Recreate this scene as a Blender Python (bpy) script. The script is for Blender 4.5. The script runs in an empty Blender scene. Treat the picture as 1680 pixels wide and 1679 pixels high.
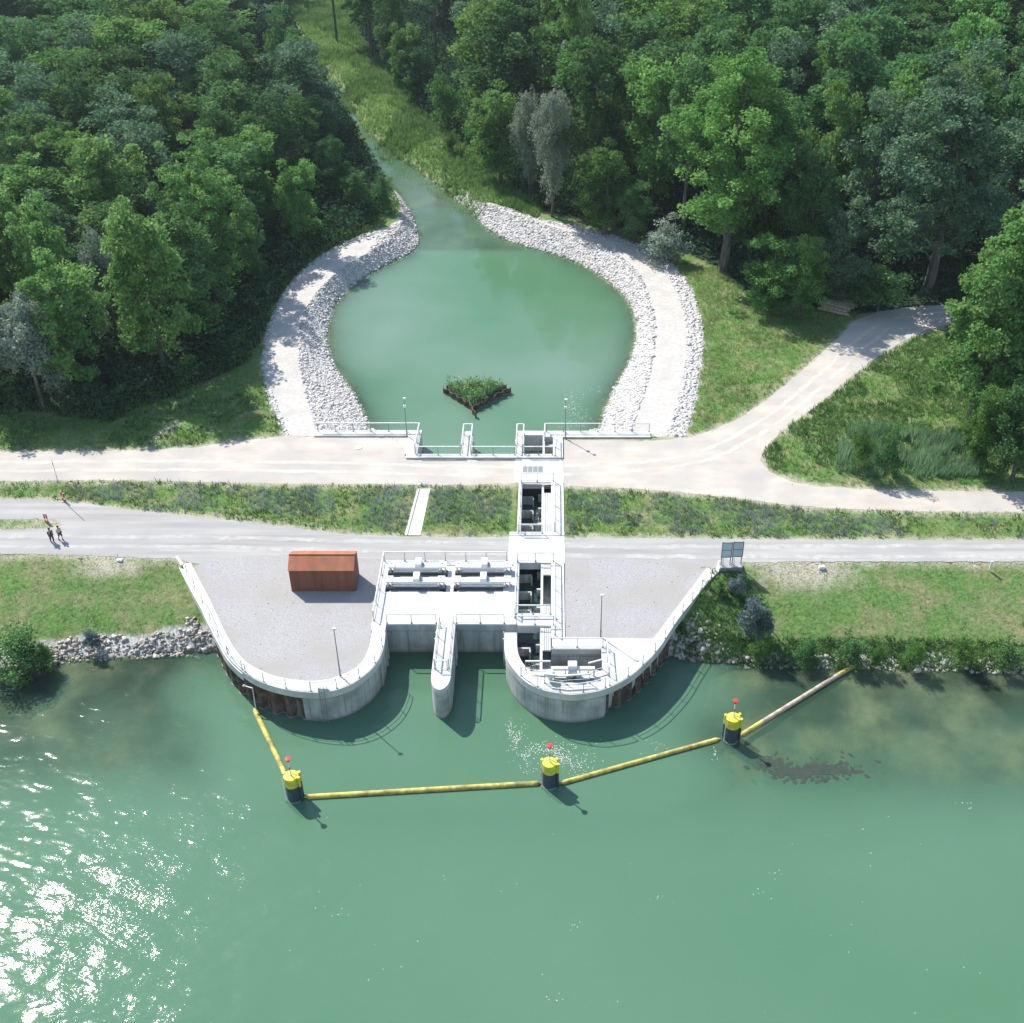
import bpy, math, random
import numpy as np
from mathutils import Vector, Matrix
from mathutils.geometry import tessellate_polygon

# ------------------------------------------------------------------ camera, world, sun, exposure
F=1990.; PX=905.; PY=839.5; H=74.; PITCH=math.radians(36)
CA,SA=math.cos(PITCH),math.sin(PITCH)
S=bpy.context.scene
col=S.collection
cam=bpy.data.cameras.new('camera'); co=bpy.data.objects.new('camera',cam); col.objects.link(co)
co.location=(0,0,H); co.rotation_euler=(math.radians(90)-PITCH,0,0)
cam.sensor_fit='HORIZONTAL'; cam.sensor_width=36; cam.lens=F/1680*36
cam.shift_x=(840-PX)/1680; cam.clip_end=4000; cam.clip_start=1
S.camera=co
SUN_EL=math.radians(48.5); SX,SY=-.69,.724
w=bpy.data.worlds.new('World'); S.world=w; w.use_nodes=True
nt=w.node_tree; bg=nt.nodes['Background']; sky=nt.nodes.new('ShaderNodeTexSky')
sky.sky_type='NISHITA'; sky.sun_disc=False; sky.sun_elevation=SUN_EL
sky.sun_rotation=math.atan2(SX,SY); sky.air_density=1.3; sky.dust_density=0.6
nt.links.new(sky.outputs[0],bg.inputs[0]); bg.inputs[1].default_value=0.13
sl=bpy.data.lights.new('sun','SUN'); so=bpy.data.objects.new('sun',sl); col.objects.link(so)
sl.energy=4.6; sl.angle=math.radians(.53); sl.color=(1,.955,.88)
sd=Vector((-SX*math.cos(SUN_EL),-SY*math.cos(SUN_EL),-math.sin(SUN_EL)))
so.rotation_euler=sd.to_track_quat('-Z','Y').to_euler(); so.location=(0,0,200)
S.view_settings.view_transform='Standard'; S.view_settings.look='None'
S.view_settings.exposure=0.72; S.view_settings.gamma=1
S.cycles.max_bounces=6; S.cycles.transparent_max_bounces=12; S.cycles.caustics_reflective=False; S.cycles.caustics_refractive=False
S.cycles.use_denoising=True; S.cycles.sample_clamp_indirect=6
rng=np.random.default_rng(7); random.seed(7)
WZ=-3.4; PZ=-1.9

def P(px,py,z=0.):
    u=(px-PX)/F; v=(py-PY)/F
    dz=-SA-v*CA; t=(z-H)/dz
    return (u*t,(CA-v*SA)*t,z)
def PP(l,z=0.): return np.array([P(a,b,z)[:2] for a,b in l])

# ------------------------------------------------------------------ materials
MATS={}
def mat(name,c1,c2=None,scale=1.,rough=.9,stretch=(1,1,1),c3=None,s3=.2,bump=0.,bscale=8.,metal=0.,spec=.3,lo=.35,hi=.65,obj=False,tint=None,det=4):
    m=bpy.data.materials.new(name); m.use_nodes=True; n=m.node_tree; N=n.nodes; L=n.links
    b=N['Principled BSDF']; b.inputs['Roughness'].default_value=rough; b.inputs['Metallic'].default_value=metal
    b.inputs['Specular IOR Level'].default_value=spec
    b.inputs['Base Color'].default_value=(*c1,1)
    if obj: tc=N.new('ShaderNodeTexCoord'); vec=tc.outputs['Object']
    else: g=N.new('ShaderNodeNewGeometry'); vec=g.outputs['Position']
    out=None
    if c2 is not None:
        mp=N.new('ShaderNodeMapping'); mp.inputs['Scale'].default_value=stretch; L.new(vec,mp.inputs[0])
        t=N.new('ShaderNodeTexNoise'); t.inputs['Scale'].default_value=scale; t.inputs['Detail'].default_value=det; L.new(mp.outputs[0],t.inputs[0])
        r=N.new('ShaderNodeValToRGB'); r.color_ramp.elements[0].position=lo; r.color_ramp.elements[1].position=hi
        r.color_ramp.elements[0].color=(*c1,1); r.color_ramp.elements[1].color=(*c2,1); L.new(t.outputs[0],r.inputs[0]); out=r.outputs[0]
    if c3 is not None:
        t=N.new('ShaderNodeTexNoise'); t.inputs['Scale'].default_value=s3; t.inputs['Detail'].default_value=5; L.new(vec,t.inputs[0])
        r=N.new('ShaderNodeMapRange'); r.inputs[1].default_value=.45; r.inputs[2].default_value=.68; L.new(t.outputs[0],r.inputs[0])
        mx=N.new('ShaderNodeMix'); mx.data_type='RGBA'; L.new(r.outputs[0],mx.inputs[0]); L.new(out,mx.inputs[6]); mx.inputs[7].default_value=(*c3,1); out=mx.outputs[2]
    if tint is not None:
        a=N.new('ShaderNodeAttribute'); a.attribute_name='tint'
        mx=N.new('ShaderNodeMix'); mx.data_type='RGBA'; L.new(a.outputs['Fac'],mx.inputs[0])
        if out: L.new(out,mx.inputs[6])
        else: mx.inputs[6].default_value=(*c1,1)
        mx.inputs[7].default_value=(*tint,1); out=mx.outputs[2]
    if out: L.new(out,b.inputs['Base Color'])
    if bump:
        t=N.new('ShaderNodeTexNoise'); t.inputs['Scale'].default_value=bscale; t.inputs['Detail'].default_value=4; L.new(vec,t.inputs[0])
        bp=N.new('ShaderNodeBump'); bp.inputs['Distance'].default_value=bump; bp.inputs['Strength'].default_value=1; L.new(t.outputs[0],bp.inputs['Height']); L.new(bp.outputs[0],b.inputs['Normal'])
    MATS[name]=m; return m
def leafmat(name,c1,c2,trans=.3,hue=.12):
    m=bpy.data.materials.new(name); m.use_nodes=True; n=m.node_tree; N=n.nodes; L=n.links
    for x in list(N): N.remove(x)
    o=N.new('ShaderNodeOutputMaterial'); a=N.new('ShaderNodeAttribute'); a.attribute_name='tint'
    mx=N.new('ShaderNodeMix'); mx.data_type='RGBA'; mx.inputs[6].default_value=(*c1,1); mx.inputs[7].default_value=(*c2,1); L.new(a.outputs['Fac'],mx.inputs[0])
    oi=N.new('ShaderNodeObjectInfo'); hs=N.new('ShaderNodeHueSaturation')
    r1=N.new('ShaderNodeMapRange'); r1.inputs[3].default_value=.5-hue*.1; r1.inputs[4].default_value=.5+hue*.16; L.new(oi.outputs['Random'],r1.inputs[0]); L.new(r1.outputs[0],hs.inputs['Hue'])
    m7=N.new('ShaderNodeMath'); m7.operation='FRACT'; m8=N.new('ShaderNodeMath'); m8.operation='MULTIPLY'; m8.inputs[1].default_value=7.31; L.new(oi.outputs['Random'],m8.inputs[0]); L.new(m8.outputs[0],m7.inputs[0])
    r2=N.new('ShaderNodeMapRange'); r2.inputs[3].default_value=1-hue*2; r2.inputs[4].default_value=1+hue*2; L.new(m7.outputs[0],r2.inputs[0]); L.new(r2.outputs[0],hs.inputs['Value'])
    L.new(mx.outputs[2],hs.inputs['Color'])
    d=N.new('ShaderNodeBsdfDiffuse'); t=N.new('ShaderNodeBsdfTranslucent'); L.new(hs.outputs[0],d.inputs[0])
    hs2=N.new('ShaderNodeHueSaturation'); hs2.inputs['Hue'].default_value=.48; hs2.inputs['Value'].default_value=1.15; L.new(hs.outputs[0],hs2.inputs['Color']); L.new(hs2.outputs[0],t.inputs[0])
    ms=N.new('ShaderNodeMixShader'); ms.inputs[0].default_value=trans; L.new(d.outputs[0],ms.inputs[1]); L.new(t.outputs[0],ms.inputs[2])
    L.new(ms.outputs[0],o.inputs[0]); MATS[name]=m; return m

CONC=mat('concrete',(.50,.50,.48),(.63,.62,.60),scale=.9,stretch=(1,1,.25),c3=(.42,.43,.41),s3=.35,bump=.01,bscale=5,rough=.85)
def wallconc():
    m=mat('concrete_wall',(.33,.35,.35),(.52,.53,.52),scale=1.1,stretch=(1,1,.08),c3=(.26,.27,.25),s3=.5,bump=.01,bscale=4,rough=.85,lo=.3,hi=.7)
    N=m.node_tree.nodes; L=m.node_tree.links; b=N['Principled BSDF']
    # damp algae band just above the water and a formwork joint line
    g=N.new('ShaderNodeNewGeometry'); sp=N.new('ShaderNodeSeparateXYZ'); L.new(g.outputs['Position'],sp.inputs[0])
    old=b.inputs['Base Color'].links[0].from_socket
    r=N.new('ShaderNodeMapRange'); r.inputs[1].default_value=-3.45; r.inputs[2].default_value=-3.0; r.inputs[3].default_value=.75; r.inputs[4].default_value=0; L.new(sp.outputs[2],r.inputs[0])
    mx=N.new('ShaderNodeMix'); mx.data_type='RGBA'; L.new(r.outputs[0],mx.inputs[0]); L.new(old,mx.inputs[6]); mx.inputs[7].default_value=(.13,.13,.08,1)
    c=N.new('ShaderNodeMath'); c.operation='COMPARE'; c.inputs[1].default_value=-.75; c.inputs[2].default_value=.025; L.new(sp.outputs[2],c.inputs[0])
    m2=N.new('ShaderNodeMix'); m2.data_type='RGBA'; m2.inputs[7].default_value=(.17,.18,.17,1); L.new(c.outputs[0],m2.inputs[0]); L.new(mx.outputs[2],m2.inputs[6])
    mp=N.new('ShaderNodeMapping'); mp.inputs['Scale'].default_value=(1,1,.035); L.new(g.outputs['Position'],mp.inputs[0]); t=N.new('ShaderNodeTexNoise'); t.inputs['Scale'].default_value=4.5; t.inputs['Detail'].default_value=3; L.new(mp.outputs[0],t.inputs[0])
    r3=N.new('ShaderNodeMapRange'); r3.inputs[1].default_value=.56; r3.inputs[2].default_value=.72; r3.inputs[4].default_value=.75; L.new(t.outputs[0],r3.inputs[0])
    m3=N.new('ShaderNodeMix'); m3.data_type='RGBA'; m3.inputs[7].default_value=(.16,.17,.17,1); L.new(r3.outputs[0],m3.inputs[0]); L.new(m2.outputs[2],m3.inputs[6]); L.new(m3.outputs[2],b.inputs['Base Color'])
    return m
CWALL=wallconc()
STEEL=mat('galvanised_steel',(.50,.52,.53),(.62,.63,.63),scale=3,rough=.5,metal=.2)
DSTEEL=mat('dark_steel_backlit_tone',(.22,.23,.24),rough=.6,metal=.3)  # dark steel; on the railing posts its tone stands in for backlighting
PILE=mat('rusty_sheet_pile',(.055,.035,.03),(.13,.075,.055),scale=1.2,stretch=(1,1,.3),c3=(.16,.12,.10),s3=1.5,rough=.85)
PILEDGE=mat('pile_waterline_edge',(.3,.31,.3),rough=.8)
CORTEN=mat('corten_panel',(.32,.11,.055),(.42,.16,.085),scale=.5,stretch=(2.2,.3,.12),c3=(.25,.12,.08),s3=.8,rough=.8,lo=.3,hi=.7)
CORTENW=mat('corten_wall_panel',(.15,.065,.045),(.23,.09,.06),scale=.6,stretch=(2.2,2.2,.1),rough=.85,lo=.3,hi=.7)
YELLOW=mat('yellow_paint',(.62,.55,.04),(.72,.66,.07),scale=3,rough=.45,c3=(.5,.45,.06),s3=2)
BOOMY=mat('algae_stained_yellow_pipe',(.40,.33,.06),(.58,.50,.15),scale=2.5,rough=.65,c3=(.20,.17,.06),s3=1.1)
BOOMW=mat('weathered_wooden_pipe',(.38,.31,.24),(.55,.46,.36),scale=2.5,rough=.7,c3=(.25,.2,.14),s3=1.3)
DARKB=mat('blue_black_coating',(.035,.05,.075),(.055,.075,.10),scale=2,rough=.5)
RED=mat('red_paint',(.55,.03,.03),rough=.5); WHITE=mat('white_paint',(.75,.75,.74),rough=.5)
DIRT=mat('pale_dirt_road',(.395,.355,.31),(.475,.435,.385),scale=.5,stretch=(.5,1.,1),c3=(.36,.34,.32),s3=.16,bump=.015,bscale=6)
ROAD=mat('grey_gravel_road',(.27,.26,.25),(.385,.37,.355),scale=.7,stretch=(.08,1.3,1),c3=(.30,.29,.285),s3=.15,bump=.012,bscale=8)
YARD=mat('grey_gravel_yard',(.27,.262,.262),(.37,.36,.36),scale=6.,c3=(.30,.285,.265),s3=.22,bump=.02,bscale=10,lo=.3,hi=.7)
PATH=mat('pale_gravel_path',(.41,.385,.355),(.51,.48,.45),scale=2.,c3=(.40,.38,.36),s3=.4,bump=.02,bscale=7)
ROCK=mat('pale_limestone_rock',(.44,.42,.40),(.60,.58,.56),scale=1.7,c3=(.36,.33,.31),s3=2.2,rough=.9,bump=.02,bscale=6,tint=(.56,.53,.51))
ROCKB=mat('brown_bank_rock',(.13,.12,.10),(.32,.29,.25),scale=1.7,rough=.9,bump=.02,bscale=6,tint=(.50,.47,.43))
BARK=mat('bark',(.06,.056,.048),(.15,.14,.12),scale=4,stretch=(1,1,.2),obj=True)
GRATE=mat('steel_grating',(.17,.18,.19),(.24,.25,.26),scale=20,rough=.6,metal=.4)
GLASSB=mat('blue_grey_sign_sheet',(.48,.58,.62),(.54,.64,.68),scale=2,rough=.5)
DARK=mat('rubber_and_culvert_shade',(.03,.03,.035),rough=.7)  # shoe rubber, and the black painted as shade in the culvert mouth
GREYB=mat('grey_concrete_block',(.25,.25,.27),(.33,.33,.34),scale=3,rough=.9)  # plain grey of the board base blocks and the channel groove edge
WOOD=mat('cut_wood',(.26,.21,.15),(.48,.41,.31),scale=5,obj=True)
SKIN=mat('skin',(.45,.27,.2),rough=.6); CLOTHG=mat('light_grey_shirt',(.45,.47,.52)); CLOTHD=mat('dark_clothing',(.03,.035,.05)); HAIR=mat('dark_hair',(.04,.03,.025))
MACH=mat('machine_white',(.62,.63,.63),(.7,.7,.7),scale=3,rough=.45,metal=.1)
WEED=mat('brown_water_weed',(.03,.05,.04),(.045,.055,.042),scale=2)
FOAM=mat('pale_foam',(.6,.6,.52),(.7,.7,.66),scale=3)
L_POP=leafmat('poplar_leaves',(.095,.225,.06),(.22,.39,.125),.42,.05)
L_BRO=leafmat('broadleaf_leaves',(.045,.125,.04),(.14,.26,.095),.36)
L_BLU=leafmat('blue_green_leaves',(.07,.15,.075),(.18,.285,.17),.28,.06)
L_LIM=leafmat('mid_green_leaves',(.065,.17,.04),(.18,.33,.09),.4)
L_WIL=leafmat('silver_willow_leaves',(.17,.23,.18),(.32,.38,.31),.25,.05)
L_GRY=leafmat('sparse_grey_leaves',(.16,.20,.14),(.28,.32,.24),.25,.05)
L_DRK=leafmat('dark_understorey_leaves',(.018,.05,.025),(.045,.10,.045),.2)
G_MEAD=leafmat('meadow_blades',(.115,.25,.06),(.25,.41,.13),.35,0)
G_DRY=leafmat('dry_grass_blades',(.20,.20,.09),(.34,.31,.17),.3,0)
G_LAWN=leafmat('lawn_blades',(.08,.17,.045),(.20,.26,.10),.25,0)
G_BLUE=leafmat('blue_grey_flower_spikes',(.19,.25,.20),(.33,.36,.38),.3,0)
L_FLS=leafmat('blue_grey_shrub_leaves',(.09,.13,.125),(.19,.235,.25),.2,0)
G_REED=leafmat('reed_leaves',(.12,.24,.12),(.25,.39,.22),.3,0)
G_HERB=leafmat('herb_leaves',(.07,.16,.045),(.17,.29,.10),.3,0)

def ground_material():
    m=bpy.data.materials.new('ground_cover'); m.use_nodes=True; N=m.node_tree.nodes; L=m.node_tree.links; b=N['Principled BSDF']; b.inputs['Roughness'].default_value=.95; b.inputs['Specular IOR Level'].default_value=.1
    g=N.new('ShaderNodeNewGeometry')
    def noise(s,d=5,st=None):
        t=N.new('ShaderNodeTexNoise'); t.inputs['Scale'].default_value=s; t.inputs['Detail'].default_value=d; L.new(g.outputs['Position'],t.inputs[0]); return t.outputs[0]
    def ramp(f,cs):
        r=N.new('ShaderNodeValToRGB'); e=r.color_ramp.elements
        e[0].position,e[0].color=cs[0][0],(*cs[0][1],1); e[1].position,e[1].color=cs[-1][0],(*cs[-1][1],1)
        for p,c in cs[1:-1]: k=e.new(p); k.color=(*c,1)
        L.new(f,r.inputs[0]); return r.outputs[0]
    def mix(f,a,c):
        x=N.new('ShaderNodeMix'); x.data_type='RGBA'; L.new(f,x.inputs[0]); L.new(a,x.inputs[6])
        L.new(c,x.inputs[7]); return x.outputs[2]
    def attr(n):
        a=N.new('ShaderNodeAttribute'); a.attribute_name=n; return a.outputs['Fac']
    grass=mix(ramp(noise(.35),[(.42,(0,0,0)),(.68,(.9,.9,.9))]),ramp(noise(3.),[(.3,(.06,.14,.035)),(.7,(.14,.22,.07))]),ramp(noise(2.),[(.35,(.15,.16,.07)),(.65,(.27,.24,.14))]))
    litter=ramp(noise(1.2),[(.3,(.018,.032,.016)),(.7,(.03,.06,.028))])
    rock=ramp(noise(4.),[(.35,(.33,.32,.31)),(.65,(.56,.55,.54))])
    bed=ramp(noise(.17,6),[(.38,(.022,.024,.02)),(.5,(.085,.082,.06)),(.64,(.21,.20,.125))])
    dry=ramp(noise(5.),[(.35,(.30,.27,.19)),(.65,(.48,.44,.36))])
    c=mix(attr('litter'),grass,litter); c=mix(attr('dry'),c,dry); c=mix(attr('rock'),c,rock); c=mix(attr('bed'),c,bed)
    L.new(c,b.inputs['Base Color'])
    bp=N.new('ShaderNodeBump'); bp.inputs['Distance'].default_value=.08; L.new(noise(3.5,6),bp.inputs['Height']); L.new(bp.outputs[0],b.inputs['Normal'])
    return m
def water_material(name,c1,c2,wave,rip,k,rough=.07):
    m=bpy.data.materials.new(name); m.use_nodes=True; N=m.node_tree.nodes; L=m.node_tree.links; b=N['Principled BSDF']
    b.inputs['Roughness'].default_value=rough; b.inputs['IOR'].default_value=1.33; b.inputs['Specular IOR Level'].default_value=.5
    g=N.new('ShaderNodeNewGeometry')
    mp=N.new('ShaderNodeMapping'); mp.inputs['Rotation'].default_value=(0,0,.5); mp.inputs['Scale'].default_value=(.55,1,1); L.new(g.outputs['Position'],mp.inputs[0])
    def noise(s,d,src): 
        t=N.new('ShaderNodeTexNoise'); t.inputs['Scale'].default_value=s; t.inputs['Detail'].default_value=d; L.new(src,t.inputs[0]); return t.outputs[0]
    t=noise(.035,4,g.outputs['Position']); r=N.new('ShaderNodeValToRGB'); r.color_ramp.elements[0].position=.35; r.color_ramp.elements[1].position=.65
    r.color_ramp.elements[0].color=(*c1,1); r.color_ramp.elements[1].color=(*c2,1); L.new(t,r.inputs[0]); 
    # gusts: ripples are stronger in patches
    gp=noise(.06,3,g.outputs['Position']); gm=N.new('ShaderNodeMapRange'); gm.inputs[1].default_value=.35; gm.inputs[2].default_value=.7; gm.inputs[3].default_value=.15; gm.inputs[4].default_value=1.8; L.new(gp,gm.inputs[0])
    h1=noise(.55,2,mp.outputs[0]); h2=noise(5.2,4,mp.outputs[0])
    a=N.new('ShaderNodeMath'); a.operation='MULTIPLY'; a.inputs[1].default_value=wave; L.new(h1,a.inputs[0])
    c=N.new('ShaderNodeMath'); c.operation='MULTIPLY'; L.new(h2,c.inputs[0]); L.new(gm.outputs[0],c.inputs[1])
    c2_=N.new('ShaderNodeMath'); c2_.operation='MULTIPLY'; c2_.inputs[1].default_value=rip; L.new(c.outputs[0],c2_.inputs[0])
    s=N.new('ShaderNodeMath'); L.new(a.outputs[0],s.inputs[0]); L.new(c2_.outputs[0],s.inputs[1])
    bp=N.new('ShaderNodeBump'); bp.inputs['Distance'].default_value=1; L.new(s.outputs[0],bp.inputs['Height'])
    df=N.new('ShaderNodeBsdfDiffuse'); L.new(r.outputs[0],df.inputs[0]); gl=N.new('ShaderNodeBsdfGlossy'); gl.inputs['Roughness'].default_value=rough; L.new(bp.outputs[0],gl.inputs['Normal'])
    fr=N.new('ShaderNodeFresnel'); fr.inputs[0].default_value=1.33; L.new(bp.outputs[0],fr.inputs['Normal']); body=N.new('ShaderNodeMixShader'); L.new(fr.outputs[0],body.inputs[0]); L.new(df.outputs[0],body.inputs[1]); L.new(gl.outputs[0],body.inputs[2])
    L.new(body.outputs[0],N['Material Output'].inputs[0]); N.remove(b)
    if k:
        at=N.new('ShaderNodeAttribute'); at.attribute_name='depth'
        e=N.new('ShaderNodeMath'); e.operation='MULTIPLY'; e.inputs[1].default_value=-k; L.new(at.outputs['Fac'],e.inputs[0])
        x=N.new('ShaderNodeMath'); x.operation='EXPONENT'; L.new(e.outputs[0],x.inputs[0])
        x2=N.new('ShaderNodeMath'); x2.operation='MULTIPLY'; x2.inputs[1].default_value=.93; L.new(x.outputs[0],x2.inputs[0])
        tr=N.new('ShaderNodeBsdfTransparent'); tr.inputs[0].default_value=(.86,.93,.84,1)
        ms=N.new('ShaderNodeMixShader'); L.new(x2.outputs[0],ms.inputs[0]); L.new(body.outputs[0],ms.inputs[1]); L.new(tr.outputs[0],ms.inputs[2])
        L.new(ms.outputs[0],N['Material Output'].inputs[0])
    return m

# ------------------------------------------------------------------ object helpers
def tag(o,label=None,cat=None,group=None,kind=None):
    if label: o['label']=label
    if cat: o['category']=cat
    if group: o['group']=group
    if kind: o['kind']=kind
    return o
def empty(name,loc,label,cat,group=None):
    o=bpy.data.objects.new(name,None); o.location=loc; o.empty_display_size=.5; col.objects.link(o); return tag(o,label,cat,group)
def mesh_np(name,V,Fc,m,parent=None,smooth=False,attrs=None):
    """V (n,3) world, Fc (k,3|4) int array"""
    V=np.asarray(V,dtype=np.float32).copy()
    if parent is not None: V-=np.array(parent_loc(parent),dtype=np.float32)
    Fc=np.asarray(Fc,dtype=np.int32); k=Fc.shape[1]
    me=bpy.data.meshes.new(name); me.vertices.add(len(V)); me.vertices.foreach_set('co',V.ravel())
    me.loops.add(Fc.size); me.loops.foreach_set('vertex_index',Fc.ravel())
    me.polygons.add(len(Fc)); me.polygons.foreach_set('loop_start',np.arange(0,Fc.size,k,dtype=np.int32)); me.polygons.foreach_set('loop_total',np.full(len(Fc),k,dtype=np.int32))
    if smooth: me.polygons.foreach_set('use_smooth',np.ones(len(Fc),dtype=bool))
    if attrs:
        for an,av in attrs.items():
            a=me.attributes.new(an,'FLOAT','POINT'); a.data.foreach_set('value',np.asarray(av,dtype=np.float32))
    me.update(); me.validate()
    me.materials.append(m); o=bpy.data.objects.new(name,me); col.objects.link(o)
    if parent is not None: o.parent=parent
    return o
def parent_loc(p):
    l=Vector(p.location)
    while p.parent is not None: p=p.parent; l=l+Vector(p.location)
    return l
class MB:
    def __init__(s): s.v=[]; s.f=[]
    def add(s,vs,fs):
        n=len(s.v); s.v+= [tuple(map(float,q)) for q in vs]; s.f+=[tuple(i+n for i in f) for f in fs]; return s
    def box(s,x0,x1,y0,y1,z0,z1):
        return s.add([(x0,y0,z0),(x1,y0,z0),(x1,y1,z0),(x0,y1,z0),(x0,y0,z1),(x1,y0,z1),(x1,y1,z1),(x0,y1,z1)],[(0,3,2,1),(4,5,6,7),(0,1,5,4),(1,2,6,5),(2,3,7,6),(3,0,4,7)])
    def prism(s,pts,z0,z1):
        n=len(pts); a=sum(pts[i][0]*pts[(i+1)%n][1]-pts[(i+1)%n][0]*pts[i][1] for i in range(n))
        pts=list(pts) if a>0 else list(pts)[::-1]
        b=len(s.v); s.v+=[(p[0],p[1],z0) for p in pts]+[(p[0],p[1],z1) for p in pts]
        for t in tessellate_polygon([[Vector((p[0],p[1],0)) for p in pts]]):
            i,j,k=t; ar=(pts[j][0]-pts[i][0])*(pts[k][1]-pts[i][1])-(pts[k][0]-pts[i][0])*(pts[j][1]-pts[i][1])
            if ar<0: j,k=k,j
            s.f.append((b+n+i,b+n+j,b+n+k)); s.f.append((b+i,b+k,b+j))
        for i in range(n): j=(i+1)%n; s.f.append((b+i,b+j,b+n+j,b+n+i))
        return s
    def band(s,A,B,z0,z1):
        """solid between two open polylines of equal length"""
        n=len(A); b=len(s.v)
        for p in A: s.v+=[(p[0],p[1],z0),(p[0],p[1],z1)]
        for p in B: s.v+=[(p[0],p[1],z0),(p[0],p[1],z1)]
        for i in range(n-1):
            a=b+2*i; c=b+2*n+2*i
            s.f+=[(a,a+2,a+3,a+1),(c,c+1,c+3,c+2),(a+1,a+3,c+3,c+1),(a,c,c+2,a+2)]
        e=2*(n-1); s.f+=[(b,b+1,b+2*n+1,b+2*n),(b+e,b+2*n+e,b+2*n+e+1,b+e+1)]
        return s
    def tube(s,p,q,r,n=8,r2=None,cap=True):
        p=Vector(p); q=Vector(q); d=(q-p).normalized(); u=d.orthogonal().normalized(); w_=d.cross(u); r2=r if r2 is None else r2; b=len(s.v)
        for c,rr in ((p,r),(q,r2)):
            for i in range(n):
                a=2*math.pi*i/n; s.v.append(tuple(c+(u*math.cos(a)+w_*math.sin(a))*rr))
        for i in range(n): j=(i+1)%n; s.f.append((b+i,b+j,b+n+j,b+n+i))
        if cap: s.f.append(tuple(b+i for i in range(n))[::-1]); s.f.append(tuple(b+n+i for i in range(n)))
        return s
    def path(s,pts,r,n=8):
        for a,c in zip(pts[:-1],pts[1:]): s.tube(a,c,r,n)
        return s
    def bar(s,p,q,w,h):
        p=Vector(p); q=Vector(q); d=(q-p).normalized(); sd_=d.cross(Vector((0,0,1)))
        if sd_.length<1e-4: sd_=Vector((1,0,0))
        sd_.normalize(); up=sd_.cross(d); vs=[]
        for c in (p,q):
            for a,e in ((-1,-1),(1,-1),(1,1),(-1,1)): vs.append(tuple(c+sd_*a*w/2+up*e*h/2))
        return s.add(vs,[(0,1,2,3),(4,7,6,5),(0,4,5,1),(1,5,6,2),(2,6,7,3),(3,7,4,0)])
    def lathe(s,c,prof,n=20):
        b=len(s.v); k=len(prof)
        for r,z in prof:
            for i in range(n): a=2*math.pi*i/n; s.v.append((c[0]+r*math.cos(a),c[1]+r*math.sin(a),c[2]+z))
        for j in range(k-1):
            for i in range(n): i2=(i+1)%n; s.f.append((b+j*n+i,b+j*n+i2,b+(j+1)*n+i2,b+(j+1)*n+i))
        s.f.append(tuple(b+i for i in range(n))[::-1]); s.f.append(tuple(b+(k-1)*n+i for i in range(n))); return s
    def build(s,name,m,parent=None,smooth=False,bevel=0):
        me=bpy.data.meshes.new(name); off=parent_loc(parent) if parent is not None else Vector((0,0,0))
        me.from_pydata([(x-off.x,y-off.y,z-off.z) for x,y,z in s.v],[],s.f); me.update(); me.materials.append(m)
        if smooth: me.polygons.foreach_set('use_smooth',[True]*len(me.polygons))
        o=bpy.data.objects.new(name,me); col.objects.link(o)
        if parent is not None: o.parent=parent
        if bevel:
            b=o.modifiers.new('bevel','BEVEL'); b.width=bevel; b.segments=1; b.limit_method='ANGLE'
        return o
def copy_tree(o,parent=None,loc=None):
    c=o.copy(); col.objects.link(c); c.parent=parent
    if loc is not None: c.location=loc
    for ch in list(o.children): copy_tree(ch,c)
    return c
def resample(pts,n,closed=False):
    p=np.asarray(pts,float)
    if closed: p=np.vstack([p,p[:1]])
    d=np.r_[0,np.cumsum(np.linalg.norm(np.diff(p,axis=0),axis=1))]; t=np.linspace(0,d[-1],n,endpoint=not closed)
    return np.stack([np.interp(t,d,p[:,i]) for i in range(p.shape[1])],1)
def smooth(pts,k=6,closed=False):
    """Catmull-Rom"""
    p=np.asarray(pts,float); n=len(p); out=[]
    for i in range(n if closed else n-1):
        g=lambda j:p[j%n] if closed else p[min(max(j,0),n-1)]
        a,b,c,d=g(i-1),g(i),g(i+1),g(i+2)
        for t in np.arange(k)/k: out.append(.5*((2*b)+(-a+c)*t+(2*a-5*b+4*c-d)*t*t+(-a+3*b-3*c+d)*t**3))
    if not closed: out.append(p[-1])
    return np.array(out)
def length(p): return np.linalg.norm(np.diff(np.asarray(p),axis=0),axis=1).sum()
def inside(X,Y,poly):
    x=np.asarray(X); y=np.asarray(Y); r=np.zeros(x.shape,bool); n=len(poly)
    for i in range(n):
        x0,y0=poly[i][:2]; x1,y1=poly[(i+1)%n][:2]
        if y0==y1: continue
        c=((y0>y)!=(y1>y))&(x<(x1-x0)*(y-y0)/(y1-y0)+x0); r^=c
    return r
def dist(X,Y,poly,closed=True):
    x=np.asarray(X,float); y=np.asarray(Y,float); d=np.full(x.shape,1e9); n=len(poly)
    for i in range(n if closed else n-1):
        ax,ay=poly[i][:2]; bx,by=poly[(i+1)%n][:2]; vx,vy=bx-ax,by-ay; l=vx*vx+vy*vy+1e-9
        t=np.clip(((x-ax)*vx+(y-ay)*vy)/l,0,1); d=np.minimum(d,(x-ax-t*vx)**2+(y-ay-t*vy)**2)
    return np.sqrt(d)
def vn(x,y,s,seed=0):
    """cheap smooth noise ~[-1,1]"""
    r=np.random.default_rng(seed); o=0
    for k in range(5):
        a=r.uniform(0,6.28); f=s*(1+.45*k); o=o+np.sin(f*(x*math.cos(a)+y*math.sin(a))+r.uniform(0,6.28)+1.3*np.sin(f*.7*(x*math.sin(a)-y*math.cos(a))+r.uniform(0,6)))
    return o/3.
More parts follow.
